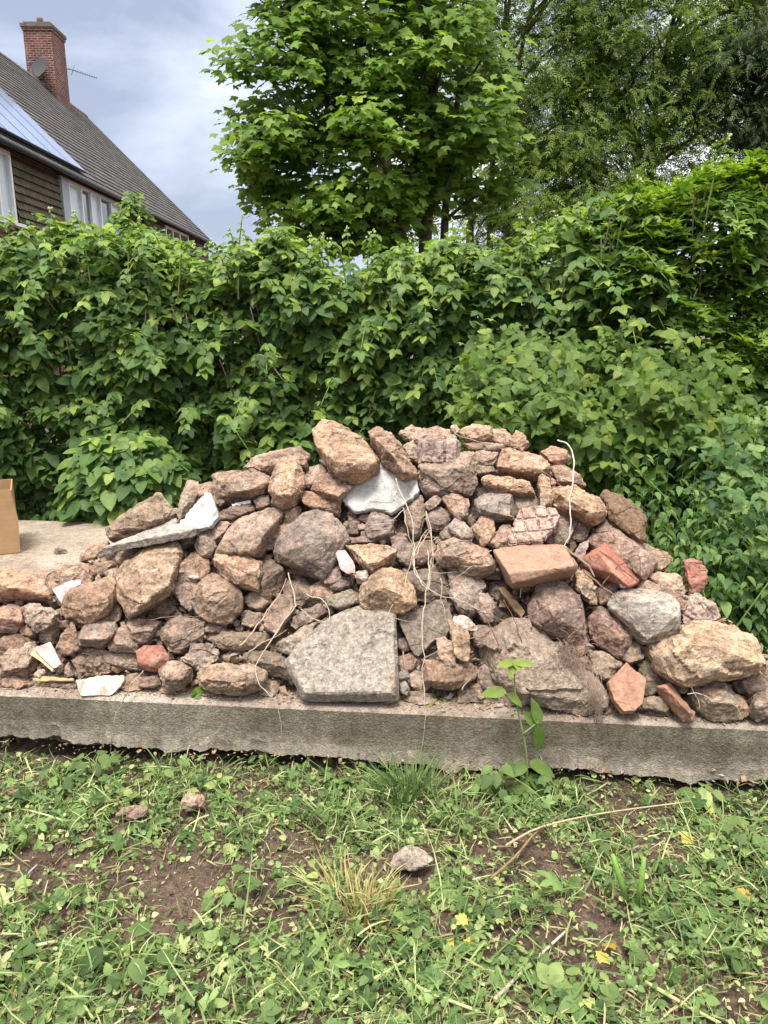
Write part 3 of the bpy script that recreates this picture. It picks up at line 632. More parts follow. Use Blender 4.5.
# ---- right
k('U', '50,10 160,-120 240,-70 370,40 475,100 440,165 380,240 330,200 200,110 100,40', 'a07d6c', 'broad pinkish brown block behind the half buried red brick', '150,-70,.03 370,70,.05 370,220,.05', .02)
k('U', '360,20 420,30 560,115 540,150 480,180 430,190 400,110', 'a88a6a', 'buff stone behind the right end of the broad pinkish brown block', '', -.03)
k('P', '380,295 430,250 510,205 560,245 720,410 700,440 650,465 570,425 480,370 400,340', 'b06a5a', 'half buried red brick at the right', '470,255,.05 560,380,.07 655,462,.06 510,215,.03', .05, mat='brick', name='brick', cat='brick', rough=.6)
k('P', '595,440 615,405 650,440 640,465 610,468', 'ddd5d0', 'white plaster crumb at the lower end of the half buried red brick', '', .10, name='plaster_lump', cat='plaster', mat='conc')
k('P', '310,380 360,335 400,370 450,450 460,560 420,550 370,470', 'c9a97c', 'crumbly yellow lump right of the smooth pinkish block', '', .05, rough=2.0)
k('U', '90,310 150,250 240,250 200,310 180,370 130,380', '9c7d6c', 'brown stone between the crumbly yellow lump and the red brick', '', .02)
k('P', '325,260 400,180 420,170 385,230 375,295', 'b59a94', 'pinkish sliver of stone standing behind the weathered stick', '', .03)
k('r7', '305,210 345,115 390,108 450,130 490,170 510,230 515,320 440,330 390,325 305,260', '93786a', 'large brown boulder under the smooth pinkish block', '312,240,.05 395,245,.08 490,200,.05', .05)
k('r8', '155,250 170,210 245,185 320,190 400,215 443,270 443,295 425,355 360,380 295,390 215,310', 'b3aea2', 'light grey boulder left of the very large golden sandstone', '175,215,.03 330,255,.07 425,290,.06 300,370,.05', .07, rough=.7)
k('U', '290,290 360,240 420,250 540,290 640,380 620,420 520,370 400,300', 'a98568', 'brown stone along the upper edge of the light grey boulder', '', .03)
k('R', '50,220 100,195 200,195 265,245 290,320 260,360 200,330 160,280 80,260', 'cda47f', 'pale orange stone behind the light grey boulder', '', .0)
k('R', '240,350 300,315 360,310 400,340 430,380 490,430 490,490 400,480 340,490 270,500 260,430', 'b9a296', 'rough pinkish lump behind the very large golden sandstone', '', .01, rough=2.0)
k('R', '265,130 310,120 370,125 405,180 405,230 360,260 350,320 310,330 295,250 300,200', '9c6253', 'red brick fragment standing upright against the nettles', '', -.02, mat='brick', name='brick_fragment', cat='brick', rough=2.0)
k('r8', '310,390,.0 350,372,-.03 420,360,-.05 470,310,-.10 520,300,-.11 600,330,-.09 740,370,-.06 748,385,-.05 760,480,.0 680,510,.0 560,540,.0 450,555,.02 420,540,.02 350,500,.0 330,450,.0', 'cba477', 'very large sandstone with a golden front face, far right', '380,405,.07 450,395,.09 540,400,.10 650,440,.09 750,475,.05 430,540,.06', .09)
k('Q', '420,110 470,45 520,60 560,100 690,210 620,270 600,350 560,320 510,250 450,240 420,200', '9d7565', 'jagged reddish stone below the left tip of the light grey boulder', '500,110,.05 600,220,.05', .03)
k('Q', '610,300 680,240 750,290 750,350 680,375 620,350', '877661', 'small olive stone right of the jagged reddish stone', '', .02)
k('r8', '80,420 130,430 210,465 160,540 100,510 85,460', '9f8b73', 'olive brown stone left of the five sided pinkish shard', '', .03)
k('T', '290,250 400,130 520,230 500,380 450,430 380,430 320,350', 'c08e76', 'five sided pinkish shard standing on the ledge', '', .09, .045, form='slab', mat='brick', name='brick_shard', cat='brick')
k('T', '470,150 530,110 600,200 640,260 590,290 560,330 500,320 520,230', '7a6a50', 'dark olive stone right of the five sided pinkish shard', '', .0)
k('T', '490,350 540,335 630,340 655,400 640,430 500,420', 'a89376', 'small speckled stone on the ledge beside the five sided pinkish shard', '', .04)
k('S', '105,345 180,320 325,490 310,540 260,545 190,440', 'b5836c', 'narrow reddish brick wedge leaning on the ledge at the right', '150,345,.03 300,500,.04', .07, mat='brick', name='brick_wedge', cat='brick')
k('S', '320,330 430,310 550,330 610,380 655,430 650,500 600,540 500,550 430,540 360,480 310,400', '9e896a', 'rough olive brown stone under the very large golden sandstone', '430,430,.06 560,400,.06', .04)
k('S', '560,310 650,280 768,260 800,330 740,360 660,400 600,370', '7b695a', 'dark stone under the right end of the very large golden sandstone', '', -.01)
k('S', '665,490 690,390 768,340 830,350 830,540 700,545', '8f7b6c', 'flat dark stone cut by the right frame edge, on the ledge', '690,440,.05 760,420,.05', .05)
k('S', '760,180 820,170 830,340 740,290', 'a98d75', 'brown stone at the right frame edge above the flat dark stone', '', .0)
k('S', '210,330 290,310 290,370 240,385', '8b755c', 'small brown stone between the brick wedge and the rough olive stone', '', .02)
k('r7', '115,390 160,310 240,270 330,260 370,310 420,390 440,430 560,500 600,560 590,600 520,625 400,620 290,590 230,540 140,450', 'a09388', 'largest rough concrete lump, low right of centre behind a green seedling', '250,350,.07 300,560,.06 480,560,.06 380,450,.08', .04, mat='conc', name='concrete_lump', cat='concrete', rough=1.6)
k('N', '165,170 270,250 300,320 290,430 260,420 220,320', 'c69b6b', 'pointed orange shard pointing down, right of the two loose shards', '', .09)
k('N', '95,290 140,285 220,340 210,460 160,450 110,330', 'b08460', 'rusty orange shard left of the pointed orange shard', '', .08)
k('N', '30,420 130,420 220,440 350,450 330,520 200,595 80,580 30,540', '9d7757', 'rusty brown stone on the ledge below the two orange shards', '', .04)
k('N', '325,85 350,15 410,20 465,90 455,180 390,190', 'a88b7c', 'small pinkish block above the largest rough concrete lump', '', .06)
k('r7', '0,90 100,95 140,130 130,165 95,180 100,240 70,260 40,240 0,180', '94857b', 'grey block below the broad orange topped stone', '', .02)
k('M', '90,330 130,250 210,230 290,250 400,290 460,370 440,430 330,450 240,430 110,380', 'a58a72', 'broad brown stone with an orange top, right of the dry roots', '250,290,.06 420,370,.05 150,330,.05', .05)
k('r7', '185,145 210,140 290,235 275,260 250,235', '8a7058', 'broken brown wood piece in the hollow under the smooth pinkish block', '', .04, .03, 'wood', 'wood_piece', 'wood', 'slab')
k('N', '190,160 250,150 270,190 350,220 340,250 260,220 200,190', 'cfc6bd', 'white mortar crumb above the pointed orange shard', '', .05, name='mortar_lump', cat='mortar', mat='conc')
k('N', '330,220 400,200 440,230 360,350 320,310', '92776a', 'brown stone between the pointed orange shard and the rough concrete lump', '', .03)
k('K', '400,430 460,420 480,470 420,485', '9a9490', 'small grey pebble right of the lower corner of the big pebbly slab', '', .04, mat='conc', name='pebble', cat='pebble')
k('K', '410,490 450,480 480,540 460,570 415,550', 'a29c97', 'lowest small grey pebble on the ledge right of the big pebbly slab', '', .03, mat='conc', name='pebble', cat='pebble')
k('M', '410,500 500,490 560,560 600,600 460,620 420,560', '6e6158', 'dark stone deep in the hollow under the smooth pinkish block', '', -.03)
def inside(x, y, P):
    c = False
    for (xa, ya), (xb, yb) in zip(P, P[1:]+P[:1]):
        if (ya > y) != (yb > y) and x < (xb-xa)*(y-ya)/(yb-ya)+xa: c = not c
    return c
TOPX = [-40, 0, 60, 110, 150, 190, 230, 270, 330, 400, 480, 540, 575, 620, 650, 690, 740, 768, 840]
TOPY = [590, 582, 580, 555, 530, 510, 495, 480, 460, 450, 450, 462, 484, 524, 554, 592, 632, 652, 690]
def gap_fragments():
    rn = random.Random(77); main = list(OUTL); put = []; cols = ['a07d66', '8f7a68', 'b08b6c', '9c8878', 'a58670', '86705e', 'b59a84', '94705c']
    for _ in range(9000):
        x = rn.uniform(-8, 776); y = rn.uniform(430, 722)
        if y < np.interp(x, TOPX, TOPY)+6 or y > 688+35*x/768: continue
        if any(inside(x, y, P) for P in main): continue
        r = 3.5
        while r < 13 and sum(any(inside(x+(r+2)*math.cos(a), y+(r+2)*math.sin(a), P) for P in main) for a in (0, .8, 1.6, 2.4, 3.1, 3.9, 4.7, 5.5)) < 4: r += 1.2
        if any(math.hypot(x-a, y-b) < (r+c)*.85 for a, b, c in put): continue
        put.append((x, y, r)); r *= 1.25; m = rn.choice((4, 5, 5, 6)); a0 = rn.uniform(0, 6); ax = rn.uniform(.75, 1.35)
        out = ' '.join('%.1f,%.1f' % (x+r*ax*rn.uniform(.8, 1.15)*math.cos(a0+i*6.283/m), y+r/ax*rn.uniform(.8, 1.15)*math.sin(a0+i*6.283/m)) for i in range(m))
        o = stone('Z', out, rn.choice(cols), 'small broken stone fragment wedged in a gap between larger stones of the pile', '', -.015, name='stone_fragment', cat='stone fragment'); o['group'] = 'small fragments filling the gaps of the pile'
        if len(put) >= 120: break
    print('fragments', len(put))
gap_fragments()
finish_stones()
# two stones outside the pile face: one on the slab behind, and those on the soil in front
def lying(px, py, z, r, col, label, squash=(1, .8, .6), name='stone', seed=1, mat='rock', rot=0.0, group=None):
    c = at_z(px, py, z); rn = random.Random(seed); bm = bmesh.new()
    for _ in range(16):
        d = Vector((rn.gauss(0, 1), rn.gauss(0, 1), rn.gauss(0, 1))).normalized()*rn.uniform(.85, 1.1)
        bm.verts.new(Vector((d.x*squash[0], d.y*squash[1], max(d.z, -.5)*squash[2]))*r)
    rr = bmesh.ops.convex_hull(bm, input=bm.verts[:])
    bmesh.ops.delete(bm, geom=[g for g in list(set(rr['geom_interior']+rr['geom_unused'])) if isinstance(g, bmesh.types.BMVert)], context='VERTS')
    bmesh.ops.rotate(bm, verts=bm.verts[:], cent=(0, 0, 0), matrix=Matrix.Rotation(rot, 3, 'Z'))
    bmesh.ops.translate(bm, verts=bm.verts[:], vec=c+Vector((0, 0, r*squash[2]*.45)))
    o = link(name, bm_mesh(bm, name), M[mat]); o.color = (*soften(srgb(col)), 1)
    m = o.modifiers.new('r', 'REMESH'); m.mode = 'VOXEL'; m.voxel_size = max(.003, r/14)
    tag(o, label, 'stone', group); pend.append((o, 1.4*r, r, 'hull', mat, 1.2)); return o
pend.clear()
lying(60, 553, SLAB_Z, .052, '8f8478', 'small pitted grey stone alone on the concrete right of the cardboard box', (1, .8, .55), seed=4)
lying(133, 817, -.005, .052, 'a08069', 'brown stone on the soil, left of a squarer one, below the slab', (1, .7, .6), seed=8)
lying(192, 808, -.005, .050, 'a9866c', 'squarish buff stone on the soil in front of the slab, left side', (.9, .8, .8), seed=12)
lying(410, 864, -.01, .07, 'a59a8a', 'flat pale stone in the weeds behind the dry grass tuft', (1, .7, .4), seed=3)
lying(20, 800, -.05, .06, '6d4a38', 'dark red lump of stone on bare soil at the left edge', (1.4, .8, .5), seed=21)
lying(520, 968, -.03, .030, '9c5f45', 'small red brick crumb in the weeds at the bottom right', (1, .8, .6), seed=30, mat='brick', name='brick_crumb')
finish_stones()

# ------------------------------------------------------------------ earth and rubble core under the stones
def core():
    xs = np.linspace(-40, 840, 150)
    tops_x = [-40, 0, 60, 110, 150, 190, 230, 270, 330, 400, 480, 540, 575, 620, 650, 690, 740, 768, 840]
    tops_y = [590, 582, 580, 555, 530, 510, 495, 480, 465, 455, 455, 468, 490, 530, 560, 600, 640, 660, 690]
    rows = []
    for x in xs:
        yt = np.interp(x, tops_x, tops_y); yb = 693+(728-693)*x/768
        b = on_pile(x, yb, -.035); t = on_pile(x, yt, -.055); col = []
        b.z = SLAB_Z-.03
        for q in np.linspace(0, 1, 26): col.append(b.lerp(t, q))
        h = max(.02, t.z-SLAB_Z); bk = t+EIN*(.12+h*1.1); bk.z = SLAB_Z-.03
        for q in np.linspace(0, 1, 20)[1:]: col.append(t.lerp(bk, q)+Vector((0, 0, .10*h*math.sin(q*math.pi))))
        rows.append(col)
    V = []; n, m = len(rows), len(rows[0])
    for i, c in enumerate(rows):
        for j, p in enumerate(c):
            d = .020*noise.noise(p*9)+.012*noise.noise(p*24)+.006*noise.noise(p*60)
            V.append(list(p+Vector((0, -.5, .8))*d))
    a = (np.arange(n-1)[:, None]*m+np.arange(m-1)[None]).ravel()
    Fc = np.stack([a, a+m, a+m+1, a+1], 1).ravel()
    o = link('rubble_soil', raw_mesh('rubble_soil', np.array(V), Fc, np.full(len(a), 4)), M['debris'])
    tag(o, 'brown earth and crushed mortar packed between the stones of the pile', 'soil', kind='stuff')
    return np.array(V).reshape(n, m, 3)
CORE = core()
# loose chips: nobody could count them
PNA = np.array(PN)
def chips():
    tv, tf = [], []
    for s in range(6):
        bm = bmesh.new(); rn = random.Random(s)
        for _ in range(9): bm.verts.new((rn.gauss(0, 1)*.6, rn.gauss(0, 1)*.5, rn.gauss(0, 1)*.35))
        bmesh.ops.convex_hull(bm, input=bm.verts[:])
        for v in [v for v in bm.verts if not v.link_faces]: bm.verts.remove(v)
        bmesh.ops.triangulate(bm, faces=bm.faces[:]); bm.verts.index_update()
        tv.append(np.array([list(v.co) for v in bm.verts])); tf.append(np.array([[v.index for v in f.verts] for f in bm.faces])); bm.free()
    V, Fc, off = [], [], 0; TI = []
    def put(p, r):
        nonlocal off
        s = RS.randint(6); q = Matrix.Rotation(RS.rand()*6.28, 3, 'Z') @ Matrix.Rotation(RS.rand()*.8, 3, 'X')
        V.append(tv[s] @ np.array(q).T*r+np.array(p)); Fc.append(tf[s]+off); off += len(tv[s]); TI.extend([RS.rand()]*len(tv[s]))
    for _ in range(7000):
        i, j = RS.randint(CORE.shape[0]), RS.randint(0, 46)
        j = int(j*RS.rand()**.35) if RS.rand() < .6 else j
        p = CORE[i, min(j, 44)]+RS.normal(0, .012, 3); put(p+np.array([0, -.006, .01]), .004+.019*RS.rand()**3.0)
    for _ in range(900):
        i, j = RS.randint(CORE.shape[0]), RS.randint(1, 27); p = CORE[i, j]; put(p+PNA*RS.uniform(.0, .03), .012+.018*RS.rand()**1.5)
    for _ in range(2600):
        s = RS.uniform(-.4, 3.1); t = .10*RS.rand()**.7+.008; p = EA+EDIR*s+EIN*t
        put((p.x, p.y, SLAB_Z+.003), .0025+.007*RS.rand()**3)
    for _ in range(420):
        s = RS.uniform(-.6, 3.4); p = EA+EDIR*s-EIN*(RS.uniform(-.004, .022)); put((p.x, p.y, .035+.03*noise.noise(Vector((s*5, 1, 0)))-.045*RS.rand()),   .003+.010*RS.rand()**2.5)
    o = link('stone_chips', raw_mesh('stone_chips', np.concatenate(V), np.concatenate(Fc).ravel(), np.full(sum(len(f) for f in Fc), 3), False), None)
    at = o.data.attributes.new('tint', 'FLOAT', 'POINT'); at.data.foreach_set('value', np.array(TI, dtype=np.float32))
    t = NT('chips'); a = t.n('Attribute', attribute_name='tint')
    v = t.coords(rnd=False); n1 = t.noise(v, 60, 7, .7); n2 = t.noise(v, 190, 4, .7); c = t.ramp(a.outputs['Fac'], (0, srgb('7a6351')), (.3, srgb('a58467')), (.6, srgb('9c8e80')), (.8, srgb('a5856c')), (1, srgb('ada296')))
    c = t.mix(c, t.ramp(n1.outputs['Fac'], (.34, .4), (.5, .95), (.68, 1.35)), .9, 'MULTIPLY'); c = t.mix(c, t.ramp(n2.outputs['Fac'], (.3, .6), (.5, 1.), (.7, 1.3)), .8, 'MULTIPLY')
    o.data.materials.append(t.fin(c, t.bump(n1.outputs['Fac'], .8, .006), .95, .2))
    tag(o, 'small stone and mortar chips scattered through the pile and along the ledge', 'stone chips', kind='stuff')
chips()

# ================================================================== house
HA = Vector((-0.021, 1, 0)).normalized()                 # along the house, away from the camera
HN = Vector((HA.y, -HA.x, 0))                            # facade normal, towards the street (right)
LF, LR = 7.0, 11.8
def house_pt(s, l, z): return Vector((CAM.x, CAM.y, 0)) + HA*s - HN*l + Vector((0, 0, z))
def on_facade(px, py, l=LF):
    p = at_plane(px, py, house_pt(0, l, 0), HN); return (p-house_pt(0, l, 0)).dot(HA), p.z
def quad_uv(bm, uvl, P, UV):
    vs = [bm.verts.new(p) for p in P]; f = bm.faces.new(vs)
    for lp, uv in zip(f.loops, UV): lp[uvl].uv = uv
    return f
def house():
    s_end, z_eave = on_facade(203, 236); z_eave2 = on_facade(68, 177)[1]; z_e = (z_eave+z_eave2)/2
    z_r = on_facade(90, 122, LR)[1]; s_end = (s_end + on_facade(90, 122, LR)[0])/2
    s0 = 5.0; LB = 2*LR-LF
    root = empty('house', house_pt(s_end*.6, LR, 0), 'brick house with dark tiled roof, chimney and solar panels beyond the hedge', 'house')
    brick = mat_uv_bricks('house_brick', srgb('7a4438'), srgb('573028'), srgb('8d8076'), 1.0, .225, .075, .012)
    tile = mat_uv_bricks('roof_tiles', srgb('66625f'), srgb('4d4a48'), srgb('262524'), 1.0, .24, .26, .03, .03)
    hung = mat_uv_bricks('hung_tiles', srgb('6a6350'), srgb('565040'), srgb('2b2820'), 1.0, .17, .5, .008, .01)
    white = mat_plain('white_window_frame', (.75, .76, .78), .4, .5, 0, .06)
    t = NT('window_glass'); t.fin((.10, .13, .14), None, .06, .8); glass = t.m
    t = NT('net_curtain'); t.fin(srgb('b9c4c8'), None, .25, .6); curtain = t.m
    # walls: front, gable end, back
    bm = bmesh.new(); uvl = bm.loops.layers.uv.new()
    def wall(a, b, z0, z1): quad_uv(bm, uvl, [a+Vector((0, 0, z0)), b+Vector((0, 0, z0)), b+Vector((0, 0, z1)), a+Vector((0, 0, z1))],
                                    [(0, z0), ((b-a).length, z0), ((b-a).length, z1), (0, z1)])
    A, B = house_pt(s0, LF, 0), house_pt(s_end, LF, 0); Cc, D = house_pt(s_end, LB, 0), house_pt(s0, LB, 0)
    wall(A, B, -.5, z_e); wall(Cc, D, -.5, z_e)
    for P, Q in ((B, Cc), (D, A)):
        m = (P+Q)/2; f = quad_uv(bm, uvl, [P+Vector((0, 0, -.5)), Q+Vector((0, 0, -.5)), Q+Vector((0, 0, z_e)), m+Vector((0, 0, z_r-.05)), P+Vector((0, 0, z_e))],
                                 [(0, 0), (9.6, 0), (9.6, z_e), (4.8, z_r), (0, z_e)])
    link('wall', bm_mesh(bm, 'wall'), brick, root)
    # roof: overlapping courses, thick at the verge
    bm = bmesh.new(); uvl = bm.loops.layers.uv.new()
    ov = .28; run = LR-LF; rise = z_r-z_e; ln = math.hypot(run, rise); ux, uz = run/ln, rise/ln; tot = ln+ov; row = .26; n = int(tot/row)
    for side in (1, -1):
        def rp(s, u, h): # u along the slope from the eaves' edge
            l = LF-ov*ux+u*ux - h*uz; z = z_e-ov*uz+u*uz + h*ux
            return house_pt(s, l if side == 1 else 2*LR-l, z)
        for i in range(n+1):
            u0, u1 = i*row, min((i+1)*row, tot)+.02
            Sx, Ex = s0, s_end+.12
            quad_uv(bm, uvl, [rp(Sx, u0, .118), rp(Ex, u0, .118), rp(Ex, u1, .10), rp(Sx, u1, .10)], [(Sx, u0), (Ex, u0), (Ex, u0+row-.002), (Sx, u0+row-.002)])
            quad_uv(bm, uvl, [rp(Sx, u0, .09), rp(Ex, u0, .09), rp(Ex, u0, .118), rp(Sx, u0, .118)], [(Sx, u0)]*4)
        for a, b in ((s0, s0), (s_end+.12, s_end+.12)):
            quad_uv(bm, uvl, [rp(a, 0, 0), rp(a, 0, .13), rp(a, tot, .11), rp(a, tot, 0)], [(0, 0)]*4)
        quad_uv(bm, uvl, [rp(s0, 0, 0), rp(s_end+.12, 0, 0), rp(s_end+.12, tot, 0), rp(s0, tot, 0)], [(0, 0)]*4)
    roof = link('roof', bm_mesh(bm, 'roof'), tile, root)
    bm = bmesh.new(); rl = s_end+.12-s0
    k = int(rl/.35)
    for i in range(k): tube_bm(bm, [house_pt(s0+i*rl/k, LR, z_r+.05), house_pt(s0+(i+.97)*rl/k, LR, z_r+.05)], [.13, .122], 10)
    link('ridge_tiles', bm_mesh(bm, 'ridge_tiles'), mat_plain('ridge', srgb('6a5f57'), .9, .2, 0, .3, 3), roof)
    bm = bmesh.new(); tube_bm(bm, [house_pt(s0, LF-.34, z_e-.17), house_pt(s_end+.1, LF-.34, z_e-.17)], .06, 8)
    link('gutter', bm_mesh(bm, 'gutter', True), mat_plain('black_gutter', (.02, .02, .022), .5, .4), root)
    def slope_pt(px, py, h=.2):
        n0 = (house_pt(0, LF, z_e), (HN*uz+Vector((0, 0, ux))).normalized())
        p = at_plane(px, py, n0[0]+n0[1]*h, n0[1]); s = (p-house_pt(0, 0, 0)).dot(HA); l = -(p-house_pt(0, 0, 0)).dot(HN)
        return s, (l+h*uz-LF)/ux
    # solar panels
    def sp(s, u, h): return house_pt(s, LF+u*ux-h*uz, z_e+u*uz+h*ux)
    sR, u1 = slope_pt(14, 93); sR2, u0 = slope_pt(67, 162); sE = (sR+sR2)/2
    t = NT('solar_glass'); t.fin(srgb('94a2c4'), None, .12, .9); t.b.inputs['Metallic'].default_value = .35; sol = t.m  # sky reflection put into the base colour as pale lavender
    fr = mat_plain('panel_frame', (.015, .015, .018), .4, .5)
    w = 1.02; k = 0
    e = sE
    while e > s0+1 and k < 9:
        bm = bmesh.new(); 
        P = [sp(e-w, u0, .20), sp(e, u0, .20), sp(e, u1, .20), sp(e-w, u1, .20)]; Q = [p-(HN*uz+Vector((0, 0, ux)))*.05 for p in P]
        va = [bm.verts.new(p) for p in P]; vb = [bm.verts.new(p) for p in Q]; bm.faces.new(vb[::-1])
        for i in range(4): bm.faces.new((va[i], vb[i], vb[(i+1) % 4], va[(i+1) % 4]))
        bm.faces.new(va); pan = link('solar_panel', bm_mesh(bm, 'solar_panel'), fr, root)
        bm = bmesh.new(); d = .025
        vs = [bm.verts.new(sp(a, b, .204)) for a, b in ((e-w+d, u0+d), (e-d, u0+d), (e-d, u1-d), (e-w+d, u1-d))]; bm.faces.new(vs)
        link('cell_glass', bm_mesh(bm, 'cell_glass'), sol, pan); e -= w+.02; k += 1
    # hung tile cladding between the windows: real overlapping courses flaring at the bottom
    w1 = (on_facade(66, 205)[0], on_facade(118, 210)[0]); w0 = on_facade(8, 180)[0]
    def cladding(sa, sb):
        bm = bmesh.new(); uvl = bm.loops.layers.uv.new(); z0, z1 = z_e-2.6, z_e-.22; r = .155; n = int((z1-z0)/r)
        def fl(z): return .03+.10*max(0, 1-(z-z0)/2.0)
        for i in range(n+1):
            a, b = z0+i*r, min(z0+(i+1)*r, z1)+.005
            P = lambda s, z, o: house_pt(s, LF-fl(z)-o, z)
            quad_uv(bm, uvl, [P(sa, a, .05), P(sb, a, .05), P(sb, b, .004), P(sa, b, .004)], [(sa, i*.5+.05), (sb, i*.5+.05), (sb, i*.5+.45), (sa, i*.5+.45)])
            quad_uv(bm, uvl, [P(sa, a, 0), P(sb, a, 0), P(sb, a, .05), P(sa, a, .05)], [(sa, i*.5)]*4)
        link('tile_cladding', bm_mesh(bm, 'tile_cladding'), hung, root)
    cladding(w0+.08, w1[0]-.45); cladding(w1[1]+.05, s_end)
    # pale boards beside the big window
    bm = bmesh.new()
    for s, wd in ((w1[0]-.24, .42),):
        box_bm(bm, Matrix.Translation(house_pt(s, LF-.06, z_e-1.35)) @ HN.to_track_quat('X', 'Z').to_matrix().to_4x4(), .12, wd, 2.3)
    link('side_board', bm_mesh(bm, 'side_board'), mat_plain('grey_board', srgb('a5aab0'), .6, .3, 0, .1), root)
    def window(sa, sb, za, zb, splits, top=None):
        Mx = Matrix.Translation(house_pt((sa+sb)/2, LF-.05, (za+zb)/2)) @ HN.to_track_quat('X', 'Z').to_matrix().to_4x4()
        wd, ht = sb-sa, zb-za; bm = bmesh.new()
        g = lambda y, z, sy, sz, d=.1: box_bm(bm, Mx @ Matrix.Translation((0, y, z)), d, sy, sz)
        g(0, ht/2-.04, wd, .08); g(0, -ht/2+.04, wd, .08); g(-wd/2+.04, 0, .078, ht-.162); g(wd/2-.04, 0, .078, ht-.162)
        for q in splits: g(-wd/2+q*wd, 0, .07, ht-.164, .096)
        if top: g(-wd/2+(top[0]+top[1])/2*wd, ht/2-.42, (top[1]-top[0])*wd-.09, .06, .09)
        f = link('window', bm_mesh(bm, 'window'), white, root)
        ed = [0]+list(splits)+[1]
        for i, (a, b) in enumerate(zip(ed, ed[1:])):
            bm = bmesh.new(); box_bm(bm, Mx @ Matrix.Translation((-.02, -wd/2+(a+b)/2*wd, 0)), .012, (b-a)*wd-.06, ht-.15)
            link('pane', bm_mesh(bm, 'pane'), curtain if i % 2 == 0 else glass, f)
        bm = bmesh.new(); box_bm(bm, Mx @ Matrix.Translation((.09, 0, -ht/2-.035)), .2, wd+.1, .06); link('sill', bm_mesh(bm, 'sill'), white, f)
    zt = on_facade(70, 182)[1]; zb = zt-1.32
    window(w1[0], w1[1], zb, zt, (.16+.06, .38, .56, .78), (.78, 1))
    window(w0-1.8, w0, zb, zt, (.33, .66))
    a, b = on_facade(163, 228)[0], on_facade(186, 235)[0]; window(a, b, zb, zt, (.3, .6))
    # chimney
    sc0, sc1 = None, None
    sc = on_facade(50, 96, LR)[0]; zc = on_facade(50, 40, LR)[1]
    bm = bmesh.new(); uvl = bm.loops.layers.uv.new()
    def block(s0_, s1_, l0, l1, z0, z1):
        c = [house_pt(s, l, z) for z in (z0, z1) for s, l in ((s0_, l0), (s1_, l0), (s1_, l1), (s0_, l1))]
        for i in range(4):
            a, b = c[i], c[(i+1) % 4]; L_ = (b-a).length; o = (0, 2.1, 5.3, 7.7)[i]
            quad_uv(bm, uvl, [a, b, c[4+(i+1) % 4], c[4+i]], [(o, z0), (o+L_, z0), (o+L_, z1), (o, z1)])
        quad_uv(bm, uvl, c[4:], [(0, 0)]*4); quad_uv(bm, uvl, c[:4][::-1], [(0, 0)]*4)
    hs, hl = .62, .50
    block(sc-hs, sc+hs, LR-hl, LR+hl, z_r-1.1, zc-.06)
    block(sc-hs-.035, sc+hs+.035, LR-hl-.035, LR+hl+.035, zc-.06, zc+.04)
    ch = link('chimney', bm_mesh(bm, 'chimney'), mat_uv_bricks('chimney_brick', srgb('84473a'), srgb('46302c'), srgb('8d8076'), 1.0, .225, .078, .014), root)
    bm = bmesh.new(); uvl = bm.loops.layers.uv.new()
    block(sc-hs-.07, sc+hs+.07, LR-hl-.07, LR+hl+.07, zc+.042, zc+.15); block(sc-hs+.02, sc+hs-.02, LR-hl+.02, LR+hl-.02, zc+.15, zc+.22)
    link('chimney_cap', bm_mesh(bm, 'chimney_cap'), mat_plain('mossy_cap', srgb('6a6154'), .9, .2, 0, .4, 5), ch)
    bm = bmesh.new(); tube_bm(bm, [house_pt(sc-.25, LR, zc+.2), house_pt(sc-.25, LR, zc+.40), house_pt(sc-.25, LR, zc+.44)], [.13, .105, .12], 12)
    link('chimney_pot', bm_mesh(bm, 'chimney_pot'), mat_plain('pot', srgb('7d756c'), .9, .2), ch)
    # satellite dish on a bracket, facing left and towards the viewer
    dc = house_pt(sc-hs-.32, LR-hl+.42, z_r+.55); dn = Vector((-.35, -.8, .45)).normalized()
    bm = bmesh.new(); q = dn.to_track_quat('Z', 'Y').to_matrix().to_4x4(); rings = []
    for i in range(6):
        r = .40*i/5+.001; rings.append([bm.verts.new(dc + (q @ Vector((r*math.cos(a), r*1.08*math.sin(a), .35*r*r))).to_3d()) for a in [k*math.pi/12 for k in range(24)]])
    for r0, r1 in zip(rings, rings[1:]):
        for k in range(24): bm.faces.new((r0[k], r0[(k+1) % 24], r1[(k+1) % 24], r1[k]))
    bmesh.ops.solidify(bm, geom=bm.faces[:], thickness=.012)
    tube_bm(bm, [dc-dn*.02, dc-dn*.2, house_pt(sc-hs+.02, LR-hl+.42, z_r+.35)], .025); tube_bm(bm, [dc+q.to_3x3() @ Vector((0, -.42, .05)), dc+dn*.42+Vector((0, 0, -.12))], .014)
    box_bm(bm, Matrix.Translation(dc+dn*.44+Vector((0, 0, -.12))) @ q, .07, .07, .12)
    link('satellite_dish', bm_mesh(bm, 'satellite_dish'), mat_plain('dish_grey', (.12, .12, .13), .6, .4), ch)
    bm = bmesh.new(); a0 = house_pt(sc+hs, LR-hl+.1, zc-.95); base = a0-HN*-.22
    tube_bm(bm, [a0, base+Vector((0, 0, 0))], .018); ax = Vector((.95, -.2, -.33)).normalized(); tube_bm(bm, [base-ax*.05, base+ax*1.15], .013)
    for i in range(10):
        c = base+ax*(.18+i*.10); v = Vector((.2, .75, .35)).normalized()*(.16-.006*i); tube_bm(bm, [c-v, c+v], .007, 5)
    v = Vector((.25, .3, .9)).normalized()*.2; tube_bm(bm, [base+ax*.12-v, base+ax*.12+v], .01, 5)
    link('television_aerial', bm_mesh(bm, 'television_aerial'), mat_plain('aerial_metal', (.10, .10, .11), .4, .5, .6), ch)
house()

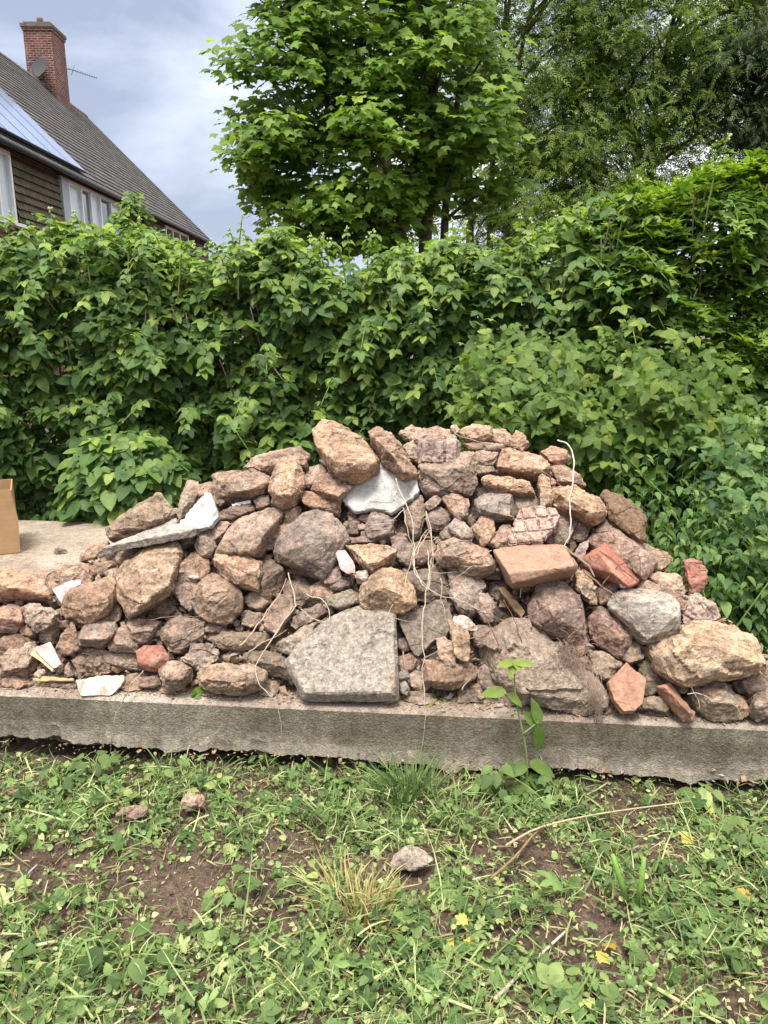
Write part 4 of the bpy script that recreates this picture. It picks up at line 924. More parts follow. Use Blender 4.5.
# ================================================================== leaves
def unit(a): return a/np.maximum(np.linalg.norm(a, axis=-1, keepdims=True), 1e-9)
def frames(normal, tip):
    z = unit(normal); y = unit(tip-z*(tip*z).sum(-1, keepdims=True)); x = np.cross(y, z); return np.stack([x, y, z], -1)
def ovate(w=.36, fold=.16, droop=.18, n=4):
    """one leaflet of unit length along +Y: folded at the midrib and drooping at the tip"""
    V, Fc = [], []
    ts = [0, .14, .42, .74, 1.0]; ws = [.22, .82, 1.0, .66, .04]
    for t, q in zip(ts, ws):
        z = -droop*t*t
        V += [(-w*q, t, z+fold*w*q*1.4), (0, t, z), (w*q, t, z+fold*w*q*1.4)]
    for i in range(4):
        a = i*3; Fc += [(a, a+1, a+4, a+3), (a+1, a+2, a+5, a+4)]
    return np.array(V), np.array(Fc)
def lance(w=.17, droop=.25): return ovate(w, .3, droop)
def palm(lobes=5, cut=.74, droop=.15):
    """maple like leaf: fan of lobes"""
    V = [(0, .38, .02)]; ang = np.linspace(-125, 125, lobes); L_ = [.55, .86, 1.0, .86, .55] if lobes == 5 else [.8, 1, .8]
    ring = []; m = len(ang)
    ring.append((0, .0, 0))
    for i in range(m):
        a = R(ang[i]); r = L_[i]*.62
        p = (math.sin(a)*r, .38+math.cos(a)*r, -droop*r*r)
        for da, rr in ((-17, .74), (0, 1.0), (17, .74)):
            b = R(ang[i]+da); ring.append((math.sin(b)*r*rr, .38+math.cos(b)*r*rr, -droop*(r*rr)**2+(.03 if da else 0)))
        if i < m-1:
            b = R((ang[i]+ang[i+1])/2); rr = r*cut*.85; ring.append((math.sin(b)*rr, .38+math.cos(b)*rr, 0.03))
    V += ring; n = len(ring); Fc = [(0, 1+i, 1+(i+1) % n) for i in range(n)]
    return np.array(V), np.array(Fc)
def blade(w=.05, bend=.35):
    V, Fc = [], []
    for i, t in enumerate((0, .35, .7, 1.0)):
        q = (1, .9, .6, .05)[i]; V += [(-w*q, t, bend*t*(1-t)*1.2), (w*q, t, bend*t*(1-t)*1.2)]
    for i in range(3): Fc.append((2*i, 2*i+1, 2*i+3, 2*i+2))
    return np.array(V), np.array(Fc)
def combine(*parts):
    """(template, angle about z, scale, offset, pitch) -> one template"""
    V, Fc, off = [], [], 0
    for (v, f), a, s, o, pt in parts:
        m = np.array(Matrix.Rotation(R(a), 3, 'Z') @ Matrix.Rotation(R(pt), 3, 'X'))
        V.append((v*s) @ m.T+np.array(o)); Fc.append(f+off); off += len(v)
    return np.concatenate(V), np.concatenate(Fc)
T_OV = ovate()
T_TRI = combine((ovate(.35, .12), 0, 1.0, (0, .34, 0), -6), (ovate(.33, .12), 76, .84, (-.04, .26, 0), -10), (ovate(.33, .12), -76, .84, (.04, .26, 0), -10))
T_PALM = palm(); T_LANCE = lance(); T_BLADE = blade()
T_FAN = combine(*[(ovate(.36), a, s, (0, .2, 0), -12) for a, s in ((0, 1), (58, .9), (-58, .9), (112, .65), (-112, .65))])
T_SPRIG = combine(*[(ovate(.17), sgn*(66-6*i), .36, (0, .21*i, -.02*i*i), -10+5*(i % 3)) for i in range(5) for sgn in (1, -1)], (ovate(.17), 0, .36, (0, 1.0, -.4), -20))
T_WHORL = combine(*[(lance(.20, .2), a, .55, (0, y, y*.1), 28) for a, y in ((40, .0), (-45, .1), (120, .22), (-125, .3), (15, .42), (-75, .5), (75, .5), (0, .62))])
def leaf_mesh(name, T, pos, normal, tip, scale, tint, mat, parent=None, origin=None):
    V0, F0 = T; n = len(pos); rot = frames(normal, tip)
    V = np.einsum('nij,kj->nki', rot, V0)*np.asarray(scale)[:, None, None] + pos[:, None, :]
    Fc = (F0[None]+(np.arange(n)*len(V0))[:, None, None])
    me = raw_mesh(name, V.reshape(-1, 3), Fc.ravel(), np.full(n*len(F0), F0.shape[1]), True)
    at = me.attributes.new('tint', 'FLOAT', 'POINT'); at.data.foreach_set('value', np.repeat(np.asarray(tint, dtype=np.float32), len(V0)))
    return link(name, me, mat, parent, origin)
ML = dict(
    bramble=mat_leaf('bramble_leaf', (.046, .100, .030), (.128, .228, .062), (.34, .45, .10)),
    privet=mat_leaf('privet_leaf', (.045, .10, .020), (.13, .235, .040), (.32, .44, .07)),
    syc=mat_leaf('sycamore_leaf', (.070, .14, .024), (.19, .32, .055), (.42, .55, .10), .58),
    fine=mat_leaf('fine_leaf', (.10, .16, .03), (.22, .32, .06), (.38, .47, .09), .6),
    yew=mat_leaf('yew_leaf', (.022, .044, .014), (.050, .085, .024), (.10, .15, .035), .25),
    nettle=mat_leaf('nettle_leaf', (.035, .085, .026), (.095, .19, .055), (.25, .36, .11)),
    elder=mat_leaf('light_leaf', (.070, .135, .024), (.145, .235, .045), (.30, .37, .07)),
    ground=mat_leaf('ground_leaf', (.050, .090, .026), (.155, .235, .070), (.36, .43, .15), .3, .6),
    cut=mat_leaf('cut_leaf', (.060, .115, .030), (.20, .30, .095), (.50, .52, .25), .25, .65),
    straw=mat_leaf('straw', (.17, .14, .065), (.38, .32, .15), (.58, .52, .32), .2, .7),
    gold=mat_leaf('dry_gold', (.22, .17, .07), (.42, .33, .13), (.48, .45, .20), .25, .7),
    yellow=mat_leaf('yellow_leaf', (.42, .28, .05), (.58, .48, .10), (.55, .55, .16), .3, .6),
)
bark = mat_plain('bark', srgb('5f564b'), .95, .15, 0, .45, 9); bark_pale = mat_plain('pale_bark', srgb('7d766b'), .95, .15, 0, .4, 9)
cane = mat_plain('cane', srgb('7d8a4e'), .8, .2, 0, .3, 20); budm = mat_plain('flower_bud', srgb('a9b57c'), .8, .2, 0, .2, 30)
def noise3(P, sc, off=0):
    return np.array([noise.noise(Vector((p[0]*sc+off, p[1]*sc-off, p[2]*sc+off*2))) for p in P])

# ------------------------------------------------------------------ the hedge
HX = np.array([-4.6, -3.0, -2.3, -1.6, -1.0, -.5, .1, .6, 1.0, 1.35, 1.8, 2.3, 2.9, 3.6, 4.6])
def z_of(py, D): return 1.5+D*math.tan(math.atan((512-py)/F)-PITCH)
def x_px(px, D): return (px-384)/F*D/CP*1.0
def hedge_front(x): return np.interp(x, [-4.6, -2.2, 0, .9, 1.5, 2.2, 3, 4.6], [5.55, 5.50, 5.35, 5.2, 4.95, 4.75, 4.6, 4.4])
def hedge_top(x):
    px = x/5.6*F*CP+384
    py = np.interp(px, [-250, 0, 60, 110, 160, 200, 240, 300, 380, 450, 510, 550, 600, 650, 700, 768, 900], [225, 228, 226, 232, 238, 250, 246, 252, 255, 252, 246, 226, 200, 186, 168, 156, 140])
    return 1.5+5.5*np.tan(np.arctan((512-py)/F)-PITCH)
def bush(name, label, cat, x0, x1, n_tri, T, mat, size, part_stems=10, top_shoots=8, seed=0, tipshare=.12, yadd=0.0):
    rs = np.random.RandomState(seed); root = empty(name, ((x0+x1)/2, float(hedge_front((x0+x1)/2))+.4, 0), label, cat, 'shrubs of the hedge')
    n = n_tri
    x = rs.uniform(x0-.16, x1+.16, n); zt = hedge_top(x)+.22*noise3(np.stack([x, x*0, x*0], 1), 1.9, 3)+.13*noise3(np.stack([x, x*0, x*0], 1), 6, 8)
    u = rs.rand(n); z = -.05+(zt+.05)*(u**.85)
    fr = hedge_front(x)+yadd
    P = np.stack([x, fr, z], 1)
    bulge = .32*noise3(P, 1.15, 5)+.24*noise3(P, 2.9, 2)+.12*noise3(P, 6.5, 4)
    depth = rs.exponential(.17, n); depth = np.minimum(depth, .9); deep = rs.rand(n) < .16; depth[deep] += rs.uniform(.15, .8, deep.sum())
    tt = np.clip((zt-z)/.55, 0, 1)
    y = fr - bulge + depth + (1-tt)**2*.35 + np.where(z < .5, .12*(.5-z), 0)
    # leaves on the rounded top run back over it
    m = rs.rand(n) < .20; y[m] += rs.uniform(0, 1.3, m.sum()); z[m] = zt[m]-rs.exponential(.07, m.sum())+.03*rs.randn(m.sum())
    P = np.stack([x, y, z], 1)
    out = np.stack([.48*rs.randn(n), -0.50+.36*rs.randn(n), 1.0+.35*rs.randn(n)], 1); out[m] += (0, .5, .6)
    tip = np.stack([.9*rs.randn(n), -.75+.5*rs.randn(n), -.50+.35*rs.randn(n)], 1)
    topn = np.clip(1-(zt-z)/.35, 0, 1)
    tint = np.clip(.46+.20*rs.randn(n)+.42*topn*rs.rand(n)+.25*np.maximum(0, noise3(P, 1.7, 6))+np.where(rs.rand(n) < tipshare, .35, 0), 0, 1)
    sc = size*np.clip(1+.42*rs.randn(n), .4, 2.0)*np.where(topn > .5, .8, 1)
    leaf_mesh('foliage', T, P, out, tip, sc, tint, mat, root)
    # stems inside, arching canes
    bm = bmesh.new()
    for i in range(part_stems*3):
        xa = rs.uniform(x0, x1); ya = float(hedge_front(xa))+rs.uniform(.15, .8); xb = xa+rs.uniform(-.4, .4); zb = float(hedge_top(xb))*rs.uniform(.6, .97)
        tube_bm(bm, smooth_path([(xa, ya, -.1), (xa*.6+xb*.4, ya+.05, zb*.5), (xb, ya-rs.uniform(.05, .4), zb)], 4), np.linspace(.011, .004, 9), 5)
    link('stems', bm_mesh(bm, 'stems'), bark, root)
    for i in range(top_shoots*2):
        xa = rs.uniform(x0, x1); ya = float(hedge_front(xa))+yadd; za = float(hedge_top(xa))*rs.uniform(.35, 1.02); dx = rs.uniform(-.35, .35); o_ = rs.uniform(.18, .42)
        pth = smooth_path([(xa, ya+.25, za-.15), (xa+dx*.4, ya-o_*.5, za+.10), (xa+dx, ya-o_, za-.12*rs.rand())], 5); bm = bmesh.new(); tube_bm(bm, pth, np.linspace(.006, .0025, len(pth)), 5)
        sh = link('arching_cane', bm_mesh(bm, 'arching_cane'), cane, root); k = 9
        q = np.array([list(pth[int((.3+.7*j/(k-1))*(len(pth)-1))]) for j in range(k)]); a = rs.rand(k)*6.28
        leaf_mesh('cane_leaves', T, q+np.array([0, -.01, .01]), np.stack([.4*np.cos(a), -.5+.3*np.sin(a), np.ones(k)], 1), np.stack([np.cos(a), np.sin(a)-.5, np.full(k, -.25)], 1), size*rs.uniform(.7, 1.25, k), np.clip(.6+.22*rs.randn(k), 0, 1), mat, sh)
    for i in range(top_shoots):
        xa = rs.uniform(x0, x1); za = float(hedge_top(xa)); ya = float(hedge_front(xa))+rs.uniform(-.05, .5)+yadd; h = rs.uniform(.04, .24); ln = rs.uniform(-.16, .16)
        bm = bmesh.new(); pth = smooth_path([(xa, ya, za-.35), (xa+ln*.4, ya, za), (xa+ln, ya-.02, za+h)], 4); tube_bm(bm, pth, np.linspace(.006, .003, len(pth)), 5)
        sh = link('flower_shoot', bm_mesh(bm, 'flower_shoot'), cane, root)
        bm = bmesh.new()
        for _ in range(6):
            c = Vector(pth[-1])+Vector((rs.randn()*.007, rs.randn()*.007, rs.uniform(-.034, .004))); bmesh.ops.create_icosphere(bm, subdivisions=1, radius=rs.uniform(.004, .0075), matrix=Matrix.Translation(c) @ Matrix.Diagonal((1, 1, 1.5, 1)))
        link('flower_buds', bm_mesh(bm, 'flower_buds', True), budm, sh)
        k = 9; q = np.array([list(pth[int((.30+.075*j)*(len(pth)-1))]) for j in range(k)])
        a = rs.rand(k)*6.28; leaf_mesh('shoot_leaves', T, q, np.stack([.5*np.cos(a), .5*np.sin(a), np.ones(k)], 1), np.stack([np.cos(a), np.sin(a), np.full(k, -.1)], 1), size*rs.uniform(.6, 1.0, k), .6+.3*rs.rand(k), mat, sh)
    return root
bush('bramble_bush', 'leafy bramble bush below the house windows, at the left edge behind the cardboard box', 'bramble bush', -4.5, -1.95, 10400, T_TRI, ML['bramble'], .070, seed=1)
bush('bramble_bush', 'bramble bush right of the house corner, behind the left shoulder of the pile', 'bramble bush', -1.95, -.75, 6400, T_TRI, ML['bramble'], .070, top_shoots=9, seed=2)
bush('bramble_bush', 'bramble bush with tall flower shoots behind the largest boulder, under the sycamore', 'bramble bush', -.75, .55, 6800, T_TRI, ML['bramble'], .069, top_shoots=14, seed=3)
bush('bramble_bush', 'bramble bush between the sycamore and the glossy privet, behind the crest', 'bramble bush', .55, 1.55, 5800, T_TRI, ML['bramble'], .067, top_shoots=8, seed=4)
bush('privet_bush', 'tall glossy narrow leaved shrub rising to the right edge of the hedge', 'shrub', 1.55, 4.4, 17500, T_WHORL, ML['privet'], .100, top_shoots=7, seed=5, tipshare=.2)

def spill():
    rs = np.random.RandomState(71); n = 900; root = empty('bramble_bush', (-1.72, 5.05, SLAB_Z), 'low bramble clump spilling forward onto the concrete beside the mossy block', 'bramble bush', 'shrubs of the hedge')
    d = unit(rs.randn(n, 3))*(rs.rand(n, 1)**.4); P = np.array([-1.75, 5.05, .38])+d*np.array([.42, .30, .42]); P[:, 2] = np.maximum(P[:, 2], SLAB_Z+.02)
    leaf_mesh('foliage', T_TRI, P, np.stack([.4*d[:, 0]+.3*rs.randn(n), .4*d[:, 1]-.4+.3*rs.randn(n), np.ones(n)], 1), np.stack([d[:, 0]+.5*rs.randn(n), d[:, 1]-.5, np.full(n, -.3)], 1), .088*np.clip(1+.35*rs.randn(n), .4, 1.8), np.clip(.55+.22*rs.randn(n), 0, 1), ML['bramble'], root)
    bm = bmesh.new()
    for i in range(14): a = rs.rand()*6.28; tube_bm(bm, [(-1.75, 5.3, SLAB_Z-.1), (-1.75+.2*math.cos(a), 5.15, .5), (-1.75+.38*math.cos(a), 5.0-.2*rs.rand(), .35+.3*math.sin(a))], [.006, .005, .003], 5)
    link('stems', bm_mesh(bm, 'stems'), bark, root)
spill()
# pale low shrub and nettles on the right, between pile and hedge
def low_shrub():
    rs = np.random.RandomState(21); n = 5200
    root = empty('ground_elder', (1.2, 4.3, 0), 'pale green low leafy plants growing behind the right shoulder of the pile', 'plant')
    x = rs.uniform(.45, 2.6, n); y = 4.75-rs.rand(n)*.95; yy = (4.75-y)/.95
    z = np.clip(1.25-.35*yy-.10*np.abs(x-1.1)-.25*np.maximum(0, x-1.5), .1, 2)*np.where(rs.rand(n) < .6, 1, rs.rand(n)**.5)+.14*rs.randn(n)+.26*noise3(np.stack([x, y, x*0], 1), 3, 1)
    P = np.stack([x, y, np.maximum(z, .02)], 1)
    leaf_mesh('foliage', T_TRI, P, np.stack([.5*rs.randn(n), -.6+.4*rs.randn(n), .9+.3*rs.randn(n)], 1), np.stack([rs.randn(n), -.6+.5*rs.randn(n), -.25+.4*rs.randn(n)], 1), .058*np.clip(1+.3*rs.randn(n), .4, 1.7), np.clip(.42+.26*rs.randn(n), 0, 1), ML['elder'], root)
    bm = bmesh.new()
    for i in range(60):
        xa = rs.uniform(.5, 2.5); ya = rs.uniform(3.9, 4.7); tube_bm(bm, [(xa, ya, -.1), (xa+rs.randn()*.05, ya, .45), (xa+rs.randn()*.12, ya-.05, .95)], [.006, .004, .003], 5)
    link('stems', bm_mesh(bm, 'stems'), cane, root)
low_shrub()
def nettles():
    rs = np.random.RandomState(22); P, N_, Tp, sc, ti = [], [], [], [], []
    bm = bmesh.new()
    for i in range(720):
        xa = rs.uniform(1.22, 3.3); ya = rs.uniform(2.75, 4.35)
        if (Vector((xa, ya, 0))-EA).dot(EDIR) < 2.35+.55*(ya-2.6)*-.35+.25: continue
        h = rs.uniform(.45, .85)*(1.0+.20*(ya-3)); q = Vector((rs.randn()*.10, rs.randn()*.10, 1)); top = Vector((xa, ya, -.05))+q*h
        pth = [Vector((xa, ya, -.05)), Vector((xa, ya, -.05)).lerp(top, .5)+Vector((0, 0, .02)), top]; tube_bm(bm, pth, [.0022, .002, .0012], 4)
        for j in range(20):
            t = .18+.82*j/19; a = j*1.9+rs.rand()*1.2; c = Vector((xa, ya, -.05)).lerp(top, t)
            P.append(list(c)); N_.append((.35*math.cos(a), .35*math.sin(a), 1)); Tp.append((math.cos(a), math.sin(a), .25-.6*rs.rand())); sc.append((.088-.045*t)*rs.uniform(.7, 1.25)); ti.append(np.clip(.42+.45*t*rs.rand()+.16*rs.randn(), 0, 1))
    a = link('nettle_stems', bm_mesh(bm, 'nettle_stems'), mat_plain('nettle_stem', (.07, .12, .035), .8, .2)); tag(a, 'thin green stems of the nettle patch', 'nettle stems', kind='stuff')
    o = leaf_mesh('nettle_patch', ovate(.30, .2, .35), np.array(P), np.array(N_), np.array(Tp), np.array(sc), np.array(ti), ML['nettle'])
    tag(o, 'dense dark green nettles beside the right end of the pile', 'nettles', kind='stuff'); a.parent = None
    n = 420; xa = rs.uniform(1.15, 3.3, n); ya = rs.uniform(2.7, 4.3, n); ok = (xa-(1.28+.18*(ya-2.7))) > 0; xa, ya = xa[ok], ya[ok]; n = len(xa); a_ = rs.rand(n)*6.28
    o = leaf_mesh('tall_grass', blade(.005, .5), np.stack([xa, ya, np.full(n, -.03)], 1), np.stack([np.cos(a_), np.sin(a_), np.full(n, .4)], 1), np.stack([.22*rs.randn(n), .22*rs.randn(n)-.08, np.ones(n)], 1), rs.uniform(.5, 1.0, n)*(1+.15*(ya-3)), np.clip(.35+.2*rs.randn(n), 0, 1), ML['cut'])
    tag(o, 'tall thin grass growing through the nettles at the right', 'grass', kind='stuff')
    n = 2600; xa = rs.uniform(1.3, 3.2, n); ya = rs.uniform(2.8, 4.2, n); ok = (xa-(1.36+.18*(ya-2.7))) > 0; xa, ya = xa[ok], ya[ok]; n = len(xa); a_ = rs.rand(n)*6.28
    o = leaf_mesh('leafy_weeds', T_TRI, np.stack([xa, ya, rs.uniform(.35, .85, n)*(1+.2*(ya-3))], 1), np.stack([.4*rs.randn(n), -.5+.4*rs.randn(n), np.ones(n)], 1), np.stack([np.cos(a_), np.sin(a_)-.4, .2*rs.randn(n)], 1), rs.uniform(.03, .065, n), np.clip(.55+.28*rs.randn(n), 0, 1), ML['nettle'])
    tag(o, 'light green leafy weeds mixed into the nettles at the right', 'weeds', kind='stuff')
nettles()

# ------------------------------------------------------------------ trees
def tree(name, label, trunks, ells, nclump, nleaf, T, mat, size, barkm, seed, clump_r=.32, tint0=.4, limbs=26, droop=.5, group=None, flat=.55, shell=.6):
    rs = np.random.RandomState(seed); base = Vector(trunks[0][0][0]); root = empty(name, (base.x, base.y, base.z), label, 'tree', group)
    nodes = []
    for pth, r0, r1 in trunks:
        sp_ = smooth_path(pth, 5); bm = bmesh.new(); tube_bm(bm, sp_, np.linspace(r0, r1, len(sp_)), 8); link('trunk', bm_mesh(bm, 'trunk'), barkm, root); nodes += sp_[len(sp_)//4:]
    w = np.array([e[1][0]*e[1][1]*e[1][2] for e in ells]); w = w**.75; w /= w.sum(); C = []
    for _ in range(nclump):
        c, r = ells[rs.choice(len(ells), p=w)]; d = rs.randn(3); d /= np.linalg.norm(d); q = rs.rand()**(1/3.0); q = shell+(1-shell)*q if rs.rand() < .75 else q
        C.append(np.array(c)+d*np.array(r)*q)
    C = np.array(C)
    bm = bmesh.new(); NP = np.array([list(p) for p in nodes])
    for i in rs.choice(nclump, min(limbs, nclump), replace=False):
        c = C[i]; low = NP.copy(); low[:, 2] += .5; k = np.argmin(np.linalg.norm(low-c, axis=1)); a = NP[k]
        mid = (a+c)/2+rs.randn(3)*.08+np.array([0, 0, .08]); sp_ = smooth_path([a, mid, c], 5); L_ = np.linalg.norm(c-a)
        tube_bm(bm, sp_, np.linspace(min(.012+.012*L_, .05), .005, len(sp_)), 6)
        for _ in range(4):
            t = rs.randint(4, len(sp_)); e = np.array(list(sp_[t-1]))+rs.randn(3)*.15; tube_bm(bm, [sp_[t-1], (np.array(list(sp_[t-1]))+e)/2+rs.randn(3)*.03, e], [.008, .006, .003], 5)
    if limbs: link('limbs', bm_mesh(bm, 'limbs'), barkm, root)
    else: bm.free()
    n = nclump*nleaf; ci = np.repeat(np.arange(nclump), nleaf)
    cr = clump_r*np.clip(1+.3*rs.randn(nclump), .5, 1.7)
    d = rs.randn(n, 3); d = unit(d)*(rs.rand(n, 1)**.5); d[:, 2] *= flat
    P = C[ci]+d*cr[ci][:, None]; P[:, 2] -= droop*.25*cr[ci]*(d[:, 0]**2+d[:, 1]**2)
    hv = unit(np.stack([d[:, 0], d[:, 1], np.zeros(n)], 1)+.5*rs.randn(n, 3)*np.array([1, 1, 0]))
    N_ = np.stack([.35*rs.randn(n)+.35*d[:, 0],   .35*rs.randn(n)+.35*d[:, 1]-.60, 1+.25*rs.randn(n)], 1)
    Tp = hv+np.array([0, 0, -droop])+.25*rs.randn(n, 3)
    ct = rs.randn(nclump)*.12
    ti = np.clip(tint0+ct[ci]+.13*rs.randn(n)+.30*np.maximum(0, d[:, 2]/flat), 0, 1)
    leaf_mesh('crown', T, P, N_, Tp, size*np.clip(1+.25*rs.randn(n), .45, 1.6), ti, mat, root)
    return root
a9 = lambda px, py, y=8.6: tuple(at_y(px, py, y))
def ell(px, py, y, rx, ry, rz): return (tuple(at_y(px, py, y)), (rx, ry, rz))
g = lambda px, y: tuple(Vector((at_y(px, 250, y).x, y, -.05)))
tree('sycamore_tree', 'broad bright green sycamore overhanging the middle of the bramble hedge', [
    ([g(425, 8.7), a9(425, 250, 8.7), a9(432, 150, 8.7), a9(428, 40, 8.7), a9(400, -80, 8.7)], .085, .03),
    ([g(405, 8.6), a9(402, 240, 8.6), a9(385, 190, 8.6), a9(330, 110, 8.6), a9(290, 40, 8.6)], .07, .02),
    ([g(440, 8.8), a9(445, 220, 8.8), a9(455, 120, 8.8), a9(470, 30, 8.8)], .055, .02)],
    [ell(340, 140, 8.4, 1.05, .9, .95), ell(312, 190, 8.4, .78, .7, .50), ell(315, 70, 8.4, .72, .7, .5), ell(262, 62, 8.3, .33, .4, .14), ell(300, 25, 8.4, .38, .4, .36), ell(400, 40, 8.5, 1.0, .9, .75),
     ell(440, 90, 8.3, .65, .7, .7), ell(350, -60, 8.5, 1.0, 1, .7), ell(275, 140, 8.4, .42, .5, .35), ell(410, 150, 8.7, .7, .6, .45), ell(266, 165, 8.4, .30, .4, .25), ell(345, 222, 8.5, .7, .6, .26), ell(470, 165, 8.9, .55, .5, .45)],
    330, 44, T_PALM, ML['syc'], .118, bark, 31, .30, .50, 60, .5, flat=.62)
tree('slender_tree', 'slender grey stemmed tree with fine yellow green leaves right of the sycamore', [
    ([g(468, 10.5), a9(470, 240, 10.5), a9(468, 120, 10.5), a9(478, -40, 10.5), a9(480, -150, 10.5)], .06, .03), ([g(490, 10.6), a9(490, 230, 10.6), a9(497, 100, 10.6), a9(515, -40, 10.6)], .05, .02),
    ([g(507, 10.7), a9(508, 230, 10.7), a9(520, 60, 10.7), a9(545, -30, 10.7)], .045, .02)],
    [ell(525, 50, 10.3, .9, .8, 1.3), ell(560, 110, 10.3, .8, .8, .9), ell(540, 190, 10.3, .8, .7, .6), ell(500, -60, 10.3, 1.1, 1, .8), ell(590, 30, 10.2, .8, .8, .9), ell(530, 225, 10.1, .9, .7, .55), ell(590, 180, 10.1, .8, .7, .7)],
    400, 32, T_SPRIG, ML['fine'], .10, bark_pale, 32, .42, .46, 50, .35, 'fine leaved trees behind the hedge')
tree('crooked_tree', 'crooked dark branched tree with thin foliage behind the tall glossy shrub', [
    ([g(640, 10.2), a9(640, 200, 10.2), a9(625, 110, 10.2), a9(598, 60, 10.2), a9(585, -40, 10.2)], .09, .03), ([g(655, 10.3), a9(650, 170, 10.3), a9(665, 60, 10.3), a9(690, -50, 10.3)], .06, .02)],
    [ell(640, 60, 10.0, .95, .8, 1.0), ell(600, 140, 10.1, .8, .7, .7), ell(660, 0, 10.1, 1.3, .8, .9), ell(690, 110, 10.1, .8, .8, .8), ell(610, -40, 10.1, 1., .8, .8), ell(740, 40, 10., .8, .8, 1.), ell(620, 200, 9.9, .9, .6, .5)],
    400, 32, T_SPRIG, ML['fine'], .10, bark, 33, .42, .40, 80, .35, 'fine leaved trees behind the hedge')
tree('dark_yew', 'dark evergreen in deep shade at the upper right edge', [([g(760, 9.6), a9(760, 100, 9.6), a9(755, -60, 9.6)], .14, .06)],
    [ell(745, 95, 9.7, .7, .7, .5), ell(790, 40, 9.7, .8, .9, .9), ell(780, 130, 9.6, .5, .6, .5)],
    170, 60, T_SPRIG, ML['yew'], .085, bark, 34, .35, .35, 20, .6)
tree('dark_tree', 'dark leaved tall tree behind the top of the sycamore', [([g(385, 12.5), a9(385, 200, 12.5), a9(380, 0, 12.5), a9(370, -150, 12.5)], .14, .05)],
    [ell(350, 15, 12.3, 1.0, 1, .8), ell(420, 0, 12.3, 1.4, 1, 1.1), ell(440, 110, 12.5, 1.2, 1, 1.2), ell(380, 170, 12.6, .9, .8, .5)],
    90, 30, T_OV, ML['syc'], .10, bark, 35, .45, .5, 30, .5)
tree('pointed_shrub_tree', 'small pointed green conifer in front of the house windows', [([g(133, 9.5), a9(133, 230, 9.5), a9(132, 196, 9.5)], .03, .01)],
    [ell(132, 228, 9.5, .20, .2, .26), ell(132, 206, 9.5, .10, .1, .17), ell(133, 250, 9.5, .24, .2, .25)], 60, 30, T_OV, ML['privet'], .055, bark, 36, .10, .5, 0, .2)
def far_wood():
    rs = np.random.RandomState(40); n = 7000; px = rs.uniform(380, 980, n); y = rs.uniform(14, 19, n); py = rs.uniform(20, 330, n)-40*rs.rand(n)**3
    P = np.array([list(at_y(a, b, c)) for a, b, c in zip(px, py, y)]); keep = (noise3(P, .8, 3)+.25*rs.randn(n) > -.08) & (P[:, 2] > 0); P = P[keep]; n = len(P)
    o = leaf_mesh('far_wood', T_SPRIG, P, np.stack([.5*rs.randn(n), -.5+.4*rs.randn(n), .8+.4*rs.randn(n)], 1), rs.randn(n, 3), .24*np.clip(1+.3*rs.randn(n), .5, 1.6), np.clip(.35+.2*rs.randn(n), 0, 1), ML['fine'])
    tag(o, 'far dense green wood behind the trees on the right', 'wood', kind='stuff')
far_wood()

# ================================================================== small things
# cardboard box standing on the concrete at the left edge of the picture
def cardboard():
    t = NT('cardboard'); v = t.coords(rnd=False); n = t.noise(v, 9, 5, .6); st = t.n('Mapping'); st.inputs['Scale'].default_value = (2, 2, 160); t.l(v, st.inputs['Vector']); n2 = t.noise(st.outputs['Vector'], 1, 3, .5)
    c = t.mix(srgb('a98a66'), t.ramp(n.outputs['Fac'], (.3, .85), (.7, 1.12)), 1, 'MULTIPLY'); c = t.mix(c, t.ramp(n2.outputs['Fac'], (.3, .92), (.7, 1.06)), 1, 'MULTIPLY')
    m = t.fin(c, t.bump(n2.outputs['Fac'], .2, .002), .85, .2)
    c0 = at_z(20.5, 553, SLAB_Z); ux = Vector((-.90, -.436, 0)).normalized(); uy = Vector((-ux.y, ux.x, 0))
    if uy.y < 0: uy = -uy
    w, d, h, th = .42, .34, .37, .006
    root = empty('cardboard_box', c0+ux*w/2+uy*d/2, 'open brown cardboard box cut by the left edge, standing on the concrete', 'cardboard box')
    def panel(name, P, nrm):
        bm = bmesh.new(); va = [bm.verts.new(p) for p in P]; vb = [bm.verts.new(Vector(p)+nrm*th) for p in P]
        bm.faces.new(va); bm.faces.new(vb[::-1])
        for i in range(len(P)): bm.faces.new((va[i], vb[i], vb[(i+1) % len(P)], va[(i+1) % len(P)]))
        bmesh.ops.recalc_face_normals(bm, faces=bm.faces[:]); return link(name, bm_mesh(bm, name), m, root)
    q = lambda a, b, z: c0+ux*a+uy*b+Vector((0, 0, z))
    lean = -.02; cut = .035
    panel('side_panel', [q(0, 0, .004), q(w, 0, .004), q(w, 0, h), q(.012, 0, h+.004), q(-.010, 0, h*.55)], uy)
    panel('side_panel', [q(0, th+.001, .004), q(0, d, .004), q(0, d, h), q(.006, th+.001, h)], ux)
    panel('side_panel', [q(th, d, .004), q(w, d, .004), q(w, d, h), q(th, d, h)], uy)
    panel('side_panel', [q(w, th+.001, .004), q(w, d-.001, .004), q(w, d-.001, h), q(w, th+.001, h)], -ux)
    panel('bottom_panel', [q(.01, .01, .004), q(w-.01, .01, .004), q(w-.01, d-.01, .004), q(.01, d-.01, .004)], Vector((0, 0, 1)))
    panel('flap', [q(w+.008, .02, h), q(w+.008, d-.02, h), q(w+.15, d-.03, h-.03), q(w+.15, .03, h-.03)], Vector((0, 0, 1)))
cardboard()

